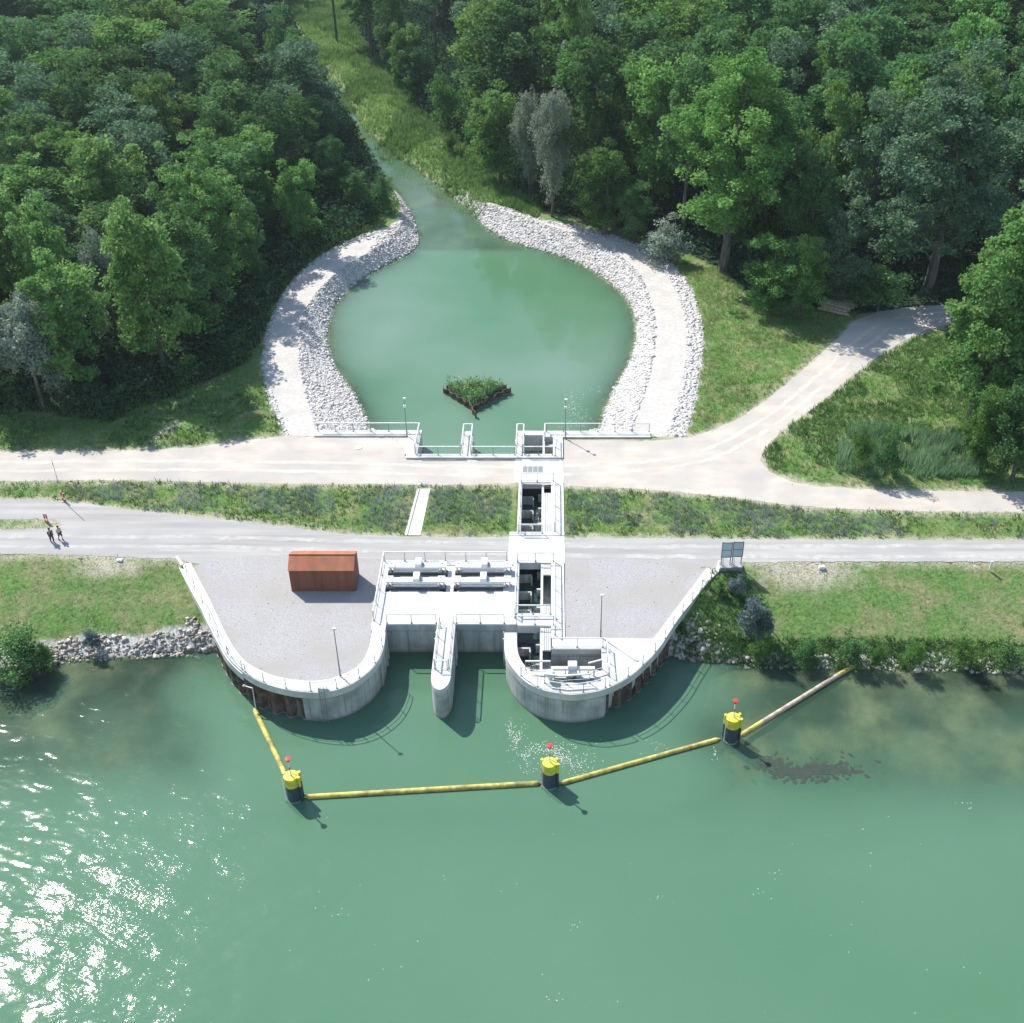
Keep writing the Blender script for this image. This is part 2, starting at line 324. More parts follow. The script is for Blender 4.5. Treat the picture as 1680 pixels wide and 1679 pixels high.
def ragged(poly,amp,step=.35,seed=0):
    p=np.asarray(poly,float); n=max(8,int(length(np.vstack([p,p[:1]]))/step)); q=resample(p,n,True)
    t=np.roll(q,-1,0)-np.roll(q,1,0); nn=np.stack([t[:,1],-t[:,0]],1)/(np.linalg.norm(t,axis=1,keepdims=True)+1e-6)
    a=vn(q[:,0],q[:,1],1.4,seed)*.6+vn(q[:,0],q[:,1],5.,seed+1)*.4+np.random.default_rng(seed).normal(0,.15,len(q))
    return q+nn*(a*amp)[:,None]
def sheet(name,poly,z,m):
    mb=MB(); n=len(poly)
    mb.v=[(p[0],p[1],z) for p in poly]
    for t in tessellate_polygon([[Vector((p[0],p[1],0)) for p in poly]]):
        i,j,k=t; ar=(poly[j][0]-poly[i][0])*(poly[k][1]-poly[i][1])-(poly[k][0]-poly[i][0])*(poly[j][1]-poly[i][1])
        if ar<0: j,k=k,j
        mb.f.append((i,j,k))
    o=mb.build(name,m); return tag(o,kind='structure')

# ------------------------------------------------------------------ outlines (measured, laid on their real levels)
POND=smooth(PP([(606,704),(590,665),(570,632),(549,603),(538,572),(536,545),(540,520),(553,495),(577,470),(605,450),(640,431),(674,414),(686,398),(684,375),(674,352),(660,325),(640,300),(617,268),(602,245),(590,224),(578,205),(560,180),(540,150),
   (528,128),(536,122),(560,150),(585,185),(602,215),(640,252),(690,283),(738,322),(770,345),(802,377),(840,397),(880,409),(930,424),(980,448),(1018,478),(1039,508),(1045,545),(1036,588),(1016,625),(996,665),(985,704)],PZ),4)
POND=np.vstack([POND,[[.9,117],[.9,112.2],[-15.9,112.2],[-15.9,117]]])
NP_=len(POND)
CRIN=smooth(PP([(522,716),(513,680),(501,640),(493,600),(492,560),(499,520),(516,486),(540,460),(566,438),(604,415),(640,390),(660,362),(655,330),(636,298),(610,265),(592,240),(570,210),(548,182),(528,150),(512,118),
   (545,105),(565,132),(592,162),(620,194),(658,224),(706,258),(746,296),(795,335),(850,357),(900,371),(950,387),(1000,410),(1040,440),(1062,480),(1073,530),(1071,580),(1060,630),(1044,680),(1030,716)]),4)
CROUT_L=smooth(PP([(466,715),(447,672),(433,625),(431,590),(437,545),(450,508),(476,465),(512,430),(558,402),(610,381),(645,369),(654,349)]),5)
CROUT_R=smooth(PP([(772,338),(800,334),(832,341),(880,358),(950,372),(1020,391),(1072,412),(1112,442),(1136,480),(1150,520),(1154,560),(1151,600),(1141,660),(1124,717)]),5)
iL=int(np.argmin(np.hypot(*(CRIN-np.array(P(660,362)[:2])).T))); iR=int(np.argmin(np.hypot(*(CRIN-np.array(P(795,335)[:2])).T)))
CRIN_L=CRIN[:iL+1]; CRIN_R=CRIN[iR:]
BAND_L=np.vstack([CROUT_L,CRIN_L[::-1]]); BAND_R=np.vstack([CROUT_R,CRIN_R[::-1]])

RIV=np.vstack([[[-400,-300],[-400,82.6]],PP([(-250,1100),(0,1096),(60,1088),(130,1080),(200,1076),(280,1072),(352,1070)],WZ),[[-24,84],[10,84]],PP([(1095,1078),(1150,1086),(1250,1090),(1400,1092),(1550,1096),(1700,1100),(1950,1106)],WZ),[[400,80.],[400,-300]]])
LAND=np.vstack([[[-400,-290],[-400,94.6]],PP([(-250,910),(0,910),(150,919),(240,921),(296,925)]),[[-24,84],[10,84]],PP([(1178,940),(1215,930),(1300,925),(1450,924),(1700,922),(1950,921)]),[[400,94.],[400,-290]]])

# left lobe: outer edge of wall and inner edge of coping
LO=smooth(PP([(299.3,928),(316,962),(333.6,996),(346,1024),(359.3,1051.5),(374.3,1079.4),(400,1105),(430,1122),(473,1134),(516,1138.4),(548,1135),(580,1123),(608,1102),(623,1081.5),(630,1062),(632.5,1040)]),6)
LI=smooth(PP([(313.2,925),(328,954),(344.3,985),(356,1010),(370,1038.7),(387.2,1068.7),(408.6,1091.2),(440.8,1107.3),(473,1115.9),(515.9,1119),(545,1114.5),(568,1106),(588,1094),(600,1077.3),(606.5,1058),(609,1040)]),6)
nl=80; LO=resample(LO,nl); LI=resample(LI,nl)
RO=smooth(PP([(1175.5,942),(1153,968),(1133,993),(1114,1017),(1098,1041),(1082,1065.5),(1058.7,1091),(1033,1112.6),(1003,1128.7),(975,1137.3),(943,1141.6),(920.5,1140),(889,1134),(863,1121),(842,1100),(830,1079),(827.5,1063),(827.8,1040)]),6)
RI=smooth(PP([(1159.4,932.5),(1138,962),(1116,991),(1094,1020),(1078,1042),(1060,1062),(1040,1082),(1018,1098),(992,1110),(968,1118),(943,1122),(922,1121),(899,1117),(880,1109),(862,1095),(852,1079),(848.5,1063),(847.5,1040)]),6)
RO=resample(RO,nl); RI=resample(RI,nl)
LMID=(LO+LI)/2; RMID=(RO+RI)/2
PLAT_L=np.vstack([LMID,[[-16.2,84.2],[-16.2,94],[-30,95.5]]]); PLAT_R=np.vstack([RMID,[[-3.8,84.0],[-3.8,94],[1.,94],[14,94.]]])
HOLES=[(-16.25,-3.4,79.,92.9),(-3.4,.75,78,110.2),(-16.,.9,112.,117.6),(0.4,4.8,77.,80.9),(-4.,-.5,76.6,80)]

# forest and meadow zones (ground level)
FOR_L=PP([(-500,-40),(-500,600),(-60,690),(60,672),(180,690),(300,640),(400,600),(430,560),(450,500),(520,420),(590,385),(640,345),(630,305),(600,255),(570,190),(520,110),(480,40),(455,-40)])
FOR_R=PP([(560,-40),(590,60),(640,120),(690,190),(760,240),(830,300),(880,345),(960,358),(1040,382),(1100,405),(1180,440),(1230,480),(1330,500),(1430,515),(1530,500),(1560,560),(1580,640),(1620,720),(1690,770),(2100,770),(2100,-40)])
ROAD_U=np.vstack([PP([(-300,741),(0,742),(120,741),(260,738),(330,733),(390,725),(440,718),(470,716.5),(517,716.5),(560,718),(600,718),(668,718.3),(665,754.5),(800,755),(924,755),(925.5,722.5),(990,723),(1067,723.5),(1127,719),(1165,708),(1215,686),(1255,658),(1290,630),(1335,590),(1378,552),(1400,528),(1440,512),(1480,506),(1560,500),(1700,497),
   (1700,530),(1600,530),(1532,536),(1490,556),(1440,585),(1395,620),(1350,658),(1310,688),(1272,718),(1250,742),(1248,758),(1262,775),(1300,791),(1350,799),(1430,803),(1550,806),(1680,808),(1950,812),
   (1950,842),(1680,841),(1500,839),(1380,835),(1300,830),(1200,817),(1100,806),(1010,801),(925,798),(845,793.5),(760,796),(600,795),(400,793),(200,788),(0,790),(-300,792)])])
ROAD_L=PP([(-300,818),(0,819),(60,820),(110,823),(200,835),(300,846),(400,856),(480,866),(560,876),(660,881),(760,882),(835,881),(926,882.5),(1050,883),(1200,885),(1450,886),(1680,887),(1950,888),
   (1950,921),(1680,922),(1450,922),(1300,922),(1215,924),(1170,932),(1155,931),(1000,935),(926,925),(835,920),(631,920),(500,925),(400,928),(313,925),(293,918),(200,914),(100,911),(0,909),(-300,908),
   (-300,868),(0,869),(60,868),(95,866),(103,860),(92,854),(60,852),(0,853),(-300,853)])
YARD_L=np.vstack([LI[2:-1]+np.array([-.05,.05]),PP([(612,1020),(631,921)]),PP([(560,912),(480,910),(400,914),(340,918)])])
YARD_R=np.vstack([PP([(1156,936),(1138,962),(1116,991),(1094,1020),(1072,1049),(928,1047),(927,1000),(926.5,925),(1000,917),(1080,918),(1140,924)])])

# ------------------------------------------------------------------ terrain
def terrain(X,Y):
    X=np.asarray(X,float); Y=np.asarray(Y,float)
    far=np.minimum(dist(X,Y,ROAD_U),dist(X,Y,ROAD_L)); 
    h=np.zeros_like(X); north=(Y>118)
    und=.25*vn(X,Y,.12,3)+.1*vn(X,Y,.5,4)
    amt=np.clip((dist(X,Y,BAND_L)-1.5)/8,0,1)*np.clip((dist(X,Y,BAND_R)-1.5)/8,0,1)*np.clip((far-1.)/8,0,1)*north*~inside(X,Y,BAND_L)*~inside(X,Y,BAND_R)*~inside(X,Y,ROAD_U)
    h+=amt*(und-.25)
    # river
    inR=inside(X,Y,RIV); inLn=inside(X,Y,LAND); dR=dist(X,Y,RIV[1:-1],False); dL=dist(X,Y,LAND[1:-1],False)
    sl=inLn&~inR; t=dR/(dR+dL+1e-6); hs=WZ*(1-t**.9); h=np.where(sl,np.minimum(0,hs+.05*vn(X,Y,2.,9)*np.clip(t*4,0,1)*np.clip((1-t)*4,0,1)),h)
    dep=.05+.06*dR+np.clip(dR-13,0,30)*.35; dep=np.maximum(dep,np.clip((29-np.abs(X+8.5+2.5*vn(X,Y,.18,77)))/12,0,1)**1.6*4.*np.clip((Y-60)/6,0,1)); dep=np.minimum(dep+.12*vn(X,Y,.5,5)*np.clip(dR/2,0,1),5); h=np.where(inR,WZ-dep,h)
    # pond
    inP=inside(X,Y,POND); inC=inside(X,Y,CRIN)&(Y>112); dP=dist(X,Y,POND[:NP_-4],False); dC=dist(X,Y,CRIN,False)
    sl=inC&~inP; t=dP/(dP+dC+1e-6); h=np.where(sl,PZ*(1-t),h)
    streambed=np.clip((Y-169)/3,0,1)
    dd=np.minimum((.05+dP*.45)*(1+streambed),3.2*(1-streambed)+(.5+.15*vn(X,Y,.3,6))*streambed); h=np.where(inP,PZ-dd,h)
    # platforms and pits
    h=np.where(inside(X,Y,PLAT_L)|inside(X,Y,PLAT_R),-.02,h)
    for a,b,c,d in HOLES: h=np.where((X>a)&(X<b)&(Y>c)&(Y<d),-6.,h)
    return h,dict(inR=inR,dR=dR,inP=inP,dP=dP,inC=inC,inLn=inLn,dL=dL)
def axis(lo,hi,step,extra,outs):
    a=list(np.arange(lo,hi,step)); a+=extra
    for o in outs: a.append(o)
    return np.array(sorted(set(round(v,3) for v in a)))
gx=axis(-118,118,.7,[-16.26,-16.24,-3.41,-3.39,.74,.76,4.81,4.79,.89,.91,-15.99,-16.01],[-900,-600,-400,-280,-200,-160,-140,-128,128,140,160,200,280,400,600,900])
gy=axis(60,330,.7,[78.99,79.01,92.89,92.91,77.99,78.01,110.19,110.21,111.99,112.01,117.59,117.61,80.89,80.91,76.99,77.01],[-120,-60,-20,20,40,52,336,345,360,400,470,600,900,1600])
GX,GY=np.meshgrid(gx,gy); fx,fy=GX.ravel(),GY.ravel(); hz,zz=terrain(fx,fy)
nx,ny=len(gx),len(gy); idx=np.arange(nx*ny).reshape(ny,nx)
Q=np.stack([idx[:-1,:-1].ravel(),idx[:-1,1:].ravel(),idx[1:,1:].ravel(),idx[1:,:-1].ravel()],1)
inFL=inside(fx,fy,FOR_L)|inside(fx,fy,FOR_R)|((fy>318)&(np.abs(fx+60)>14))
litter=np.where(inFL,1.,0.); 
rock=np.where(inside(fx,fy,BAND_L)|inside(fx,fy,BAND_R),1.,0.); rock=np.maximum(rock,np.where(zz['inC']&~zz['inP']&(fy<193)&(dist(fx,fy,CRIN_L,False)+dist(fx,fy,CRIN_R,False)<80),1.,0.))
rock=np.maximum(rock,np.where(zz['inLn']&~zz['inR']&(zz['dR']<2.),1,0)*(fx<0)); rock=np.maximum(rock,np.where(zz['inLn']&~zz['inR']&(zz['dR']<1.2),1,0))
rock=np.where((zz['inP']|zz['inC'])&(fy>194),.25*(zz['dP']<.6),rock)
bed=np.where(zz['inR']|zz['inP'],1.,0.)
dU=np.minimum(dist(fx,fy,ROAD_U),dist(fx,fy,ROAD_L)); dry=np.clip(1.1-dU/.9+.5*vn(fx,fy,1.2,12),0,1)*.8*(~inside(fx,fy,FOR_R)|(fy<130))
dry=np.maximum(dry,np.clip(1.6-np.hypot((fx-P(1320,940)[0])/4,(fy-P(1320,935)[1])/1.6)+.3*vn(fx,fy,2,3),0,1)*.9)
dry=np.maximum(dry,np.clip(1.6-np.hypot((fx-P(180,925)[0])/2.6,(fy-P(180,927)[1])/1.)+.3*vn(fx,fy,2,3),0,1)*.9)
dry=np.maximum(dry,np.clip(1.3-np.abs(fx-P(262,715)[0]-.35*(fy-P(262,715)[1]))/.7,0,1)*(fy>P(262,735)[1])*(fy<P(262,690)[1]))
g=mesh_np('ground',np.stack([fx,fy,hz],1),Q,ground_material(),smooth=True,attrs=dict(litter=litter,rock=rock,bed=bed,dry=dry)); tag(g,kind='structure')

# water
def water(name,x0,x1,y0,y1,st,z,m,cond,extend=None):
    a=axis(x0,x1,st,[],extend[0] if extend else []); b=axis(y0,y1,st,[],extend[1] if extend else [])
    X,Y=np.meshgrid(a,b); X,Y=X.ravel(),Y.ravel(); h,zt=terrain(X,Y); keep=cond(X,Y,h,zt); n1,n2=len(a),len(b); ii=np.arange(n1*n2).reshape(n2,n1)
    q=np.stack([ii[:-1,:-1].ravel(),ii[:-1,1:].ravel(),ii[1:,1:].ravel(),ii[1:,:-1].ravel()],1); q=q[keep[q].any(1)]
    used=np.unique(q); mp=np.full(n1*n2,-1); mp[used]=np.arange(len(used))
    dep=np.clip(z-h,0,9); 
    o=mesh_np(name,np.stack([X[used],Y[used],np.full(len(used),z)],1),mp[q],m,attrs=dict(depth=dep[used]),smooth=True); return tag(o,kind='structure')
WRIV=water_material('river_water',(.072,.163,.096),(.086,.175,.113),.22,.021,.75,.09)
WPON=water_material('pond_water',(.075,.17,.095),(.135,.215,.165),.02,.006,1.6,.05)
WDRK=water_material('fish_pass_water',(.02,.045,.045),(.04,.075,.075),.25,.08,0,.1)
water('river',-120,120,56,95,.8,WZ,WRIV,lambda X,Y,h,z:(h<WZ+.1)&(Y<94),([-900,-500,-300,-200,-150,150,200,300,500,900],[-250,-150,-80,-20,10,30,40,48]))
water('pond',-75,25,112.5,262,.8,PZ,WPON,lambda X,Y,h,z:(h<PZ+.1)&(Y>112))

# roads, yards, paths
sheet('dirt_road',ragged(ROAD_U,.16,.4,1),.012,DIRT)
sheet('gravel_road',ragged(ROAD_L,.13,.4,5),.02,ROAD)
def track(px,off,w_,z,m,seed):
    q=smooth(PP(px),6); q=resample(q,int(length(q)/.5)); n_=len(q); jit=.12*vn(q[:,0],q[:,1],.5,seed)
    q=offs(q,off)+np.stack([0*jit,jit],1); u_=offs(q,w_/2+.05); l_=offs(q,-w_/2); u_=u_+np.random.default_rng(seed).normal(0,.05,u_.shape); l_=l_+np.random.default_rng(seed+1).normal(0,.05,l_.shape)
    sheet('wheel_track',np.vstack([u_,l_[::-1]]),z,m)
def offs(poly,d,side=1):
    p=np.asarray(poly,float); t=np.gradient(p,axis=0); n=np.stack([t[:,1],-t[:,0]],1)/(np.linalg.norm(t,axis=1,keepdims=True)+1e-9); return p+n*d*side
TR1=mat('packed_pale_rut',(.44,.40,.355),(.54,.50,.45),scale=1.2,c3=(.40,.365,.325),s3=.3,bump=.01); TR2=mat('packed_grey_rut',(.33,.32,.305),(.42,.41,.395),scale=1.2,c3=(.31,.30,.29),s3=.3,bump=.01)
UC=[(-100,768),(200,764),(500,766),(800,773),(1000,768),(1100,760),(1180,738),(1250,700),(1310,655),(1360,612),(1410,566),(1460,532),(1530,519),(1650,514)]
track(UC,.85,.5,.017,TR1,3); track(UC,-.85,.5,.017,TR1,7)
LC=[(-100,889),(300,889),(600,897),(790,900),(1000,905),(1300,905),(1700,905)]
track(LC,.8,.55,.026,TR2,13); track(LC,-.8,.55,.026,TR2,17)
sheet('gravel_yard',YARD_L,.032,YARD); sheet('gravel_yard',YARD_R,.032,YARD)
def offs(poly,d,side=1):
    p=np.asarray(poly,float); t=np.gradient(p,axis=0); n=np.stack([t[:,1],-t[:,0]],1)/(np.linalg.norm(t,axis=1,keepdims=True)+1e-9); return p+n*d*side
def mixb(A,B,t,n=90): return resample(A,n)*(1-t)+resample(B,n)*t
def pathpoly(O,I,t0,t1):
    a,b=mixb(O,I,t0),mixb(O,I,t1); return np.vstack([a,b[::-1]])
sheet('embankment_path',ragged(pathpoly(CROUT_L[:-8],CRIN_L[:-8],.16,.97),.15,.5,11),.012,PATH)
sheet('embankment_path',ragged(pathpoly(CROUT_R[8:],CRIN_R[8:],.34,.98),.15,.5,15),.012,PATH)

# ------------------------------------------------------------------ scatter helpers
def pts_in(poly,dens,rg,excl=()):
    p=np.asarray(poly); lo,hi=p.min(0),p.max(0); n=int((hi-lo).prod()*dens); x=rg.uniform(lo[0],hi[0],n); y=rg.uniform(lo[1],hi[1],n); k=inside(x,y,p)
    for e in excl: k&=~inside(x,y,e)
    return x[k],y[k]
def visible(x,y,z=0,m=40):
    v=z-H; dep=y*CA-v*SA; up=y*SA+v*CA; u=PX+F*x/dep; w_=PY-F*up/dep; return (u>-m)&(u<1680+m)&(w_>-m-40)&(w_<1680+m)
def blades(name,x,y,hgt,wid,m,nb=4,lean=.5,z=None,tint=None,seed=1,spread=.12,parent=None):
    rg=np.random.default_rng(seed); 
    if z is None: z=terrain(x,y)[0]
    n=len(x); hgt=np.broadcast_to(hgt,(n,)); 
    X=np.repeat(x,nb)+rg.normal(0,spread,n*nb); Y=np.repeat(y,nb)+rg.normal(0,spread,n*nb); Z=np.repeat(z,nb)-.03; Hh=np.repeat(hgt,nb)*rg.uniform(.55,1.15,n*nb)
    a=rg.uniform(0,6.28,n*nb); dx,dy=np.cos(a)*wid/2,np.sin(a)*wid/2; la=rg.uniform(0,6.28,n*nb); ll=rg.uniform(0,lean,n*nb)*Hh
    V=np.stack([np.stack([X-dx,Y-dy,Z],1),np.stack([X+dx,Y+dy,Z],1),np.stack([X+np.cos(la)*ll,Y+np.sin(la)*ll,Z+Hh],1)],1).reshape(-1,3)
    T=np.repeat(tint if tint is not None else rg.uniform(0,1,n),nb*3)
    return mesh_np(name,V,np.arange(n*nb*3).reshape(-1,3),m,parent=parent,attrs=dict(tint=np.clip(T,0,1)))
def leafcards(C,size,rg,outw=None,up=.35,rnd=.9):
    n=len(C); nr=rg.normal(0,1,(n,3))*rnd+np.array([0,0,up])
    if outw is not None: nr+=outw*.8
    nr/=np.linalg.norm(nr,axis=1,keepdims=True)+1e-9; u=np.cross(nr,rg.normal(0,1,(n,3))); u/=np.linalg.norm(u,axis=1,keepdims=True)+1e-9; v=np.cross(nr,u)
    s=(size*rg.uniform(.6,1.3,n))[:,None]; 
    V=np.stack([C-u*s*.5,C+v*s*.34-nr*s*.08,C+u*s*.5,C-v*s*.34-nr*s*.08],1).reshape(-1,3); return V,np.arange(4*n).reshape(-1,4)
_ico=None
def rocks(name,x,y,z,size,m,seed=3,flat=.7):
    global _ico
    if _ico is None: _ico=(np.array([[-1,-1,-1],[1,-1,-1],[1,1,-1],[-1,1,-1],[-1,-1,1],[1,-1,1],[1,1,1],[-1,1,1]],float)*.72,np.array([[0,3,2,1],[4,5,6,7],[0,1,5,4],[1,2,6,5],[2,3,7,6],[3,0,4,7]]))
    rg=np.random.default_rng(seed); n=len(x); IV,IF=_ico; k=len(IV)
    sc=(size*np.clip(rg.lognormal(-.1,.38,n),.4,2.))[:,None]*np.stack([rg.uniform(.8,1.35,n),rg.uniform(.7,1.1,n),rg.uniform(.55,.9,n)*flat/.7],1)
    V=(IV[None]*(1+rg.uniform(-.35,.15,(n,k,1)))+rg.uniform(-.28,.28,(n,k,3)))*sc[:,None,:]
    a=rg.uniform(0,6.28,n); t=rg.normal(0,.5,n); c,s=np.cos(a)[:,None],np.sin(a)[:,None]; ct,st=np.cos(t)[:,None],np.sin(t)[:,None]
    y1=V[...,1]*ct-V[...,2]*st; z1=V[...,1]*st+V[...,2]*ct; X=V[...,0]*c-y1*s; Y=V[...,0]*s+y1*c
    W=np.stack([X+x[:,None],Y+y[:,None],z1+z[:,None]],-1).reshape(-1,3); Fc=(IF[None]+np.arange(n)[:,None,None]*k).reshape(-1,4)
    return mesh_np(name,W,Fc,m,attrs=dict(tint=np.repeat(rg.uniform(0,1,n)**1.5,k)))

# ------------------------------------------------------------------ air
hz_m=bpy.data.materials.new('thin_haze'); hz_m.use_nodes=True; hn=hz_m.node_tree
for x in list(hn.nodes): hn.nodes.remove(x)
ho=hn.nodes.new('ShaderNodeOutputMaterial'); hv=hn.nodes.new('ShaderNodeVolumePrincipled'); hv.inputs['Color'].default_value=(.78,.9,1,1); hv.inputs['Density'].default_value=.0001; hv.inputs['Anisotropy'].default_value=.3
hn.links.new(hv.outputs[0],ho.inputs['Volume'])
tag(MB().box(-950,950,-400,1700,-8,78).build('haze',hz_m),kind='stuff')
# ================================================================== STRUCTURES
def pl(*a): return [tuple(P(*q)[:2]) for q in a]
def sheetpile(path,z0,z1,parent,period=1.35,dep=.42,side=1,name='sheet_piling'):
    L=length(path); n=max(2,int(L/period)); q=resample(path,n*4+1); t=np.gradient(q,axis=0); nn=np.stack([t[:,1],-t[:,0]],1)/np.linalg.norm(t,axis=1,keepdims=True)*side
    k=np.arange(len(q))%4; amp=np.where((k==1)|(k==2),dep,0.)
    a=q+nn*amp[:,None]; b=a-nn*.12
    o=MB().band(a,b,z0,z1).build(name,PILE,parent)
    MB().band(a+nn*.05,b-nn*.02,WZ-.1 if z0<-3 else z0,(WZ if z0<-3 else z0)+.05).build('waterline_edge',PILEDGE,parent)
    return o
# left quay wall
kL=int(np.argmin(np.hypot(*(LO-np.array(P(497,1137)[:2])).T)))
qs=empty('quay_wall',(-24,78,0),'curved white concrete quay wall around the left gravel yard, dark sheet piles below its left half','quay wall')
MB().band(LO,LI,-.62,.13).build('coping',CONC,qs)
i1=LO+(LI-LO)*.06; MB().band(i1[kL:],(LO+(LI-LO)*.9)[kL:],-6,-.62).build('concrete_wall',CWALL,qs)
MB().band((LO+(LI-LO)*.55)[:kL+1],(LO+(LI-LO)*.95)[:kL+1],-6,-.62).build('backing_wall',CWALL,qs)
sheetpile((LO+(LI-LO)*.42)[:kL+4],-6,-.62,qs)
led=int(nl*.5); oo=LO+(offs(LO,1.)-LO)*np.clip(.38*(1-np.arange(nl)/nl*1.6),.02,1)[:,None]; MB().band(oo[:led],(LO+(LI-LO)*-.01)[:led],-.95,-.12).build('ledge',CONC,qs)
# walkway from the curved wall up along the deck
MB().prism([(-16.62,84.2),(-15.2,84.2),(-15.2,82.9),(-15.25,81.6),(-16.1,81.6)],-.6,.126).build('walkway_slab',CONC,qs)
lad=empty('wall_ladder',(*P(528,1134)[:2],0),'steel ladder hanging down the left quay wall from a small white landing box','ladder')
lx,ly=P(529,1138)[:2]
m=MB()
for s in (-.22,.22): m.tube((lx+s,ly-.22,-3.3),(lx+s,ly-.12,.9),.03,6)
for k in range(13): m.tube((lx-.22,ly-.21,-3.2+k*.3),(lx+.22,ly-.21,-3.2+k*.3),.018,5)
m.build('ladder_frame',DSTEEL,lad); MB().box(lx-.38,lx+.38,ly+.02,ly+.5,.14,.55).build('landing_box',MACH,lad,bevel=.03)
# right quay wall
kR=int(np.argmin(np.hypot(*(RO-np.array(P(994,1132)[:2])).T)))
qr=empty('quay_wall',(8,78,0),'curved white concrete quay wall around the right yard, its diagonal arm carried on dark sheet piles','quay wall')
MB().band(RO,RI,-.62,.13).build('coping',CONC,qr)
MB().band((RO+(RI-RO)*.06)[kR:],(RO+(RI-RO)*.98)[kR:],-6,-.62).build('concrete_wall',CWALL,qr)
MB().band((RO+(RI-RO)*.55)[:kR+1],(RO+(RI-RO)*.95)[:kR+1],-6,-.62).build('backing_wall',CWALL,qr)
sheetpile((RO+(RI-RO)*.42)[:kR+4][::-1],-6,-.62,qr,side=-1)
j0=int(np.argmin(np.hypot(*(RI-np.array(P(1072,1049)[:2])).T))); j1=int(np.argmin(np.hypot(*(RI-np.array(P(984,1112)[:2])).T)))
poly=[(-.02,82.37),(9.2,82.1)]+[tuple(p) for p in (RI+(RO-RI)*.02)[j0:j1]]+[(4.45,77.3),(4.45,80.72),(-.02,80.72)]
MB().prism(poly,-.5,.11).build('apron_slab',CONC,qr)
# wing walls running off both quays to the road
for (a,b,lab) in (((299.5,929,0),(290,915,0),'short white wing wall where the left quay meets the road'),((1176,941,0),(1181,922,0),'short white wing wall beside the twin notice boards')):
    p=Vector(P(*a)); q=Vector(P(*b)); MB().bar((p.x,p.y,-.25),(q.x,q.y,-.25),.3,.9).build('wing_wall',CONC); tag(bpy.data.objects[-1] if 0 else col.objects[-1],lab,'wall')

# intake structure
it=empty('intake_structure',(-10,88,0),'white concrete intake deck with two gate bays and a round nosed pier facing the river','intake structure')
MB().box(-16.55,-4.28,92.6,93.55,-.5,.10).box(-16.55,-4.28,84.07,88.75,-.5,.10).box(-16.55,-15.85,88.75,92.6,-.5,.098).box(-10.05,-9.35,88.75,92.6,-.5,.098).box(-4.6,-4.28,88.75,92.6,-.5,.098).box(-15.85,-10.05,89.75,91.0,-.5,.098).box(-9.35,-4.6,89.75,91.0,-.5,.098).box(-15.85,-10.05,92.0,92.6,-.5,.098).box(-9.35,-4.6,92.0,92.6,-.5,.098).build('deck',CONC,it)
for x0,x1 in ((-15.19,-10.53),(-8.83,-4.31)):
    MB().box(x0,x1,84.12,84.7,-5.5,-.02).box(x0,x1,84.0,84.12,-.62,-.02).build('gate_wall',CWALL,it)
nose=[(-10.52,84.06)]+[(-9.67+.86*math.cos(a),77.3+1.75*math.sin(a)) for a in np.linspace(math.pi,2*math.pi,17)]+[(-8.84,84.06)]
nose=[(x+(.0 if y>83 else 0),y) for x,y in nose]
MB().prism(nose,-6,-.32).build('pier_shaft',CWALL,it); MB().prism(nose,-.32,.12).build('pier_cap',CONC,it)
MB().box(-16.3,-15.19,79.5,84.07,-6,-.7).build('side_wall',CWALL,it)
for x in (-15.12,-10.6,-8.76,-4.38):
    MB().box(x-.05,x+.05,83.2,83.32,-3.8,-.1).box(x-.05,x+.05,82.3,82.42,-3.8,-.1).build('stoplog_guide',STEEL,it)
# gate hoists
def hoist(x0,x1,yc,lab):
    e=empty('gate_hoist',(x0,yc,.1),lab,'gate hoist','gate hoists on the intake deck')
    MB().box(x0+.65,x1-.7,yc-.05,yc+.62,.42,.86).build('beam',MACH,e,bevel=.03)
    MB().box(x0+.65,x1-.7,yc-.12,yc-.05,.30,.55).build('face_plate',STEEL,e)
    for a,b in ((x0,x0+.65),(x1-.7,x1)):
        MB().box(a,b,yc-.12,yc+.8,.78,.94).build('end_bracket',MACH,e,bevel=.02)
        MB().box(a+.08,a+.2,yc,yc+.6,.1,.78).box(b-.2,b-.08,yc,yc+.6,.1,.78).build('stand',STEEL,e)
        MB().tube((a+.28,yc+.45,.94),(a+.28,yc+.45,1.0),.07,8).build('bolt_cap',DSTEEL,e)
    c=(x0+x1)/2+.1; MB().box(c-.32,c+.3,yc-.16,yc+.95,.86,1.32).build('gearbox',MACH,e,bevel=.04)
    MB().tube((c+.3,yc+.3,1.05),(c+.5,yc+.3,1.05),.1,8).build('motor_end',DSTEEL,e)
    MB().box(x0+.35,x1-.5,yc-.78,yc-.2,-.45,.02).build('slot_grating',GRATE,e)
hoist(-15.75,-10.15,91.55,'white gate hoist on the intake deck, rear left of four, nearest the rusty hut')
hoist(-9.3,-3.85,91.55,'white gate hoist on the intake deck, rear right beside the fish pass')
hoist(-15.75,-10.15,89.35,'white gate hoist, front left of four, above the left gate bay')
hoist(-9.3,-3.85,89.35,'white gate hoist, front right of four, above the right gate bay')

